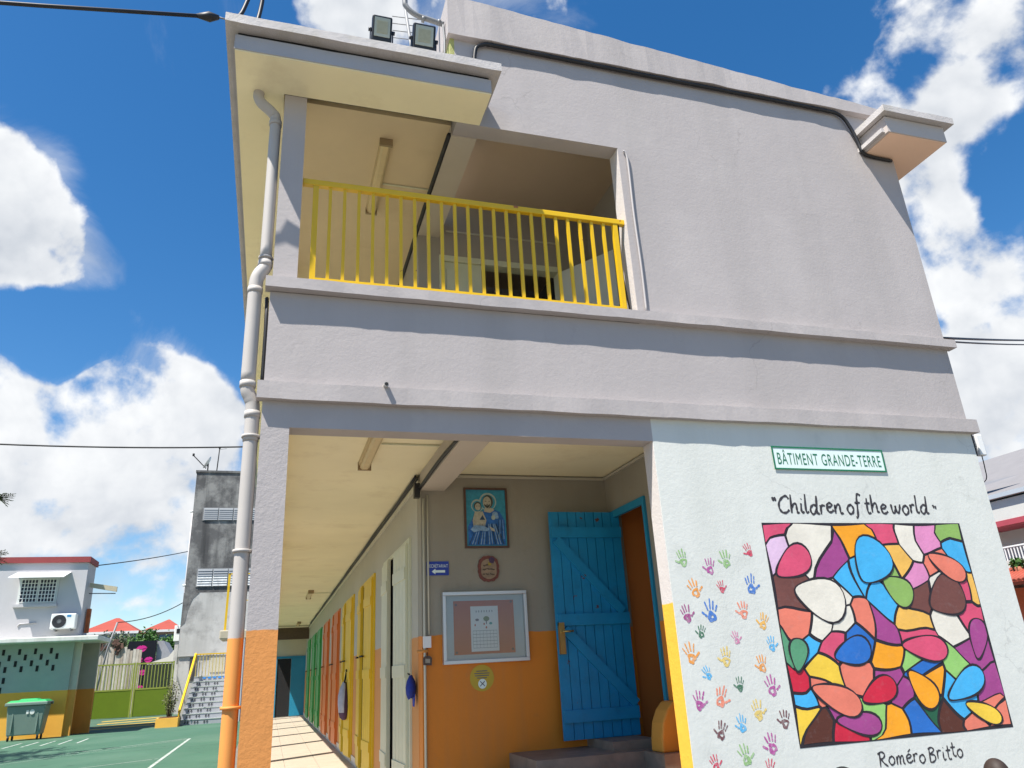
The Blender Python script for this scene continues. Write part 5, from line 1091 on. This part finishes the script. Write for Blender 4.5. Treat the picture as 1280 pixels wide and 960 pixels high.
# ================================================================== CHILDREN
SKIN = paint('dark_skin', (.085, .038, .022), .45, .10, 14, spec=.5); HAIR = paint('black_hair', (.010, .009, .009), .8, .2, 60, bump=.5, bscale=220)
def child(label, base, pose, shirt, yaw=0.0, hairy=1.0, s=1.0):
    J = {}; E = []
    def add(n, p, r, par=None):
        J[n] = (Vector(p), r, len(J)); 
        if par: E.append((J[par][2], J[n][2]))
    seat = pose == 'sit'
    z0 = .09 if seat else .52
    add('pel', (0,0,z0), .085); add('belly', (0,0,z0+.12), .082, 'pel'); add('chest', (0,0,z0+.24), .085, 'belly'); add('neck', (0,0,z0+.335), .036, 'chest'); add('throat', (0,-.006,z0+.39), .036, 'neck')
    for sg, t in ((-1,'l'), (1,'r')):
        if seat:
            add('hip'+t, (sg*.06,-.03,z0-.01), .062, 'pel'); add('kn'+t, (sg*.09,-.26,z0+.0), .042, 'hip'+t); add('an'+t, (sg*.09,-.28,z0-.27), .028, 'kn'+t); add('ft'+t, (sg*.10,-.38,z0-.315), .026, 'an'+t)
        else:
            add('hip'+t, (sg*.055,0,z0-.05), .06, 'pel'); add('kn'+t, (sg*.062,-.01,z0-.26), .042, 'hip'+t); add('an'+t, (sg*.064,.01,.055), .028, 'kn'+t); add('ft'+t, (sg*.075,-.09,.026), .025, 'an'+t)
        add('sh'+t, (sg*.115,0,z0+.285), .042, 'chest'); add('el'+t, (sg*.155,-.02 if not seat else -.05,z0+.13), .030, 'sh'+t)
        hw = (sg*.15,-.10,z0-.01) if not seat else (sg*.10,-.20,z0+.065)
        add('wr'+t, hw, .021, 'el'+t); dirn = (Vector(hw)-J['el'+t][0]).normalized(); pm = Vector(hw)+dirn*.04
        add('pa'+t, pm, .024, 'wr'+t)
        sd_ = dirn.cross(Vector((0,0,1))).normalized()
        for q in range(4): add('f%d%s' % (q, t), pm+dirn*(.045-.006*abs(q-1.4))+sd_*(.013*(q-1.5)), .0065, 'pa'+t)
        add('th'+t, pm+dirn*.015+sd_*sg*-.034, .0075, 'pa'+t)
    me = bpy.data.meshes.new('c'); vs = sorted(J.values(), key=lambda a: a[2]); me.from_pydata([tuple(v[0]) for v in vs], E, [])
    ob = bpy.data.objects.new('c', me); COL.objects.link(ob); md = ob.modifiers.new('s', 'SKIN'); ob.modifiers.new('ss', 'SUBSURF').levels = 2
    if not me.skin_vertices:
        bpy.context.view_layer.objects.active = ob
    for i, v in enumerate(vs):
        sv = me.skin_vertices[0].data[i]; sv.radius = (v[1], v[1]*(.8 if i < 3 else 1)); sv.use_root = (i == 0)
    dg = bpy.context.evaluated_depsgraph_get(); em = bpy.data.meshes.new_from_object(ob.evaluated_get(dg)); bpy.data.objects.remove(ob)
    mb = MB(); mb.v = [v.co.copy() for v in em.vertices]; mb.f = [tuple(p.vertices) for p in em.polygons]; mb.m = [0]*len(mb.f); mb.smooth = [True]*len(mb.f)
    for i, f in enumerate(mb.f):
        c = sum((mb.v[k] for k in f), Vector())/len(f)
        if z0+.06 < c.z < z0+.345 and (abs(c.x) < .15 and (abs(c.x) < .10 or c.z > z0+.18)): mb.m[i] = 1
        elif (not seat and z0-.22 < c.z <= z0+.06 and abs(c.x) < .125) or (seat and c.z <= z0+.075 and c.y > -.25 and c.z > z0-.09 and abs(c.x) < .15): mb.m[i] = 2
    # head
    hc = Vector((0,-.012,z0+.485)); ns_, nr = 20, 14; i0 = len(mb.v)
    def hr(th, ph):
        x, y, z = math.sin(th)*math.cos(ph), math.sin(th)*math.sin(ph), math.cos(th)
        p = Vector((x*.072, y*.086, z*.098))
        if z < 0: p.x *= 1-.28*z*z; p.y *= 1-.12*z*z
        if y < -.5:
            p.y -= .014*math.exp(-((x/.16)**2+((z+.18)/.16)**2)); p.y += .008*math.exp(-(((abs(x)-.38)/.16)**2+((z-.02)/.12)**2)); p.y -= .006*math.exp(-((x/.3)**2+((z+.55)/.1)**2))
        return hc+p
    for a in range(nr+1):
        for b_ in range(ns_): mb.v.append(hr(math.pi*a/nr, 2*math.pi*b_/ns_))
    for a in range(nr):
        for b_ in range(ns_): mb.f.append((i0+a*ns_+b_, i0+a*ns_+(b_+1)%ns_, i0+(a+1)*ns_+(b_+1)%ns_, i0+(a+1)*ns_+b_)); mb.m.append(0); mb.smooth.append(True)
    for sg in (-1, 1):
        mb.tube([hc+Vector((sg*.066,.012,-.022)), hc+Vector((sg*.080,.018,.0)), hc+Vector((sg*.068,.014,.026))], [.007,.013,.007], 8)
        e = hc+Vector((sg*.028,-.074,.004)); mb.tube([e, e+Vector((0,-.006,0))], [.011,.006], 8, m=3); e2 = e+Vector((0,-.0065,0)); mb.tube([e2, e2+Vector((0,-.0012,0))], [.005,.004], 8, m=4)
    mb.tube([hc+Vector((-.022,-.082,-.055)), hc+Vector((0,-.090,-.057)), hc+Vector((.022,-.082,-.055))], [.003,.006,.003], 6, m=5)
    Rm = Matrix.Rotation(yaw, 4, 'Z'); mb.v = [Vector(base) + (Rm @ (v*s)) for v in mb.v]
    P = mb.build('person', [SKIN, shirt, paint('navy_shorts', (.02, .025, .06), .8, .1), paint('eye_white', (.7, .68, .64), .3), DARK, paint('lip', (.13, .035, .03), .5)], None, label=label, cat='child')
    hb = MB(); n0 = 0; rnd = random.Random(4)
    rows = 9; lim = math.pi*.5
    for a in range(rows+1):
        for b_ in range(24):
            ph = 2*math.pi*b_/24; th = lim*a/rows*(1.12 if math.sin(ph) > -.3 else .82); p = hr(th, ph); k_ = 1+(.012+.055*hairy)*(1-.3*(a/rows)**3)+rnd.uniform(-.006, .006)*hairy
            hb.v.append(Vector(base)+(Rm @ ((hc+(p-hc)*k_)*s)))
    for a in range(rows):
        for b_ in range(24): hb.f.append((a*24+b_, a*24+(b_+1)%24, (a+1)*24+(b_+1)%24, (a+1)*24+b_)); hb.m.append(0); hb.smooth.append(True)
    hb.build('hair', HAIR if hairy > .5 else paint('cropped_hair', (.03, .018, .013), .65, .25, 40), P)
    return P
child('child with black hair seated below the mural signature', (2.90, -.80, -.13), 'sit', paint('shirt_white', (.6, .6, .58), .8), yaw=.3, hairy=1.0, s=.935)
child('child with closely cropped hair seated at the lower right below the mural', (3.925, -.80, -.13), 'sit', paint('shirt_blue', (.08, .15, .40), .8), yaw=-.25, hairy=.1, s=.88)
HB = thing('hanging_bag', 'pale grey and plum school bag hanging by the yellow gallery doors', 'bag', (1.05, 7.2, .52))
mb = MB(); prof = [(1.02, .02, .02), (.94, .05, .07), (.84, .075, .12), (.72, .085, .15), (.62, .08, .14), (.55, .05, .09), (.52, .01, .02)]
for (z, ax_, ay_) in prof:
    for j in range(12):
        a = 2*math.pi*j/12; mb.v.append(Vector((1.04+ax_*math.cos(a)+.012*math.sin(5*a+z*9), 7.2+ay_*math.sin(a)-.10*(1.02-z), z)))
for k in range(len(prof)-1):
    for j in range(12): mb.f.append((k*12+j, k*12+(j+1)%12, (k+1)*12+(j+1)%12, (k+1)*12+j)); mb.m.append(1 if (j in (9, 10, 11, 0) or k > 3) else 0); mb.smooth.append(True)
mb.build('sack', [paint('bag_grey', (.38, .38, .42), .8, .2, 12), paint('bag_plum', (.07, .035, .08), .8, .2, 12)], HB)
MB().tube(catmull([(1.04, 7.2, 1.0), (1.06, 7.24, 1.10), (1.07, 7.2, 1.18), (1.05, 7.15, 1.08), (1.04, 7.18, 1.0)], 4), .012, 6).build('strap', DARK, HB)
MB().tube([(1.10, 7.2, 1.17), (1.05, 7.2, 1.175)], .008, 6).build('hook', DARK, HB)
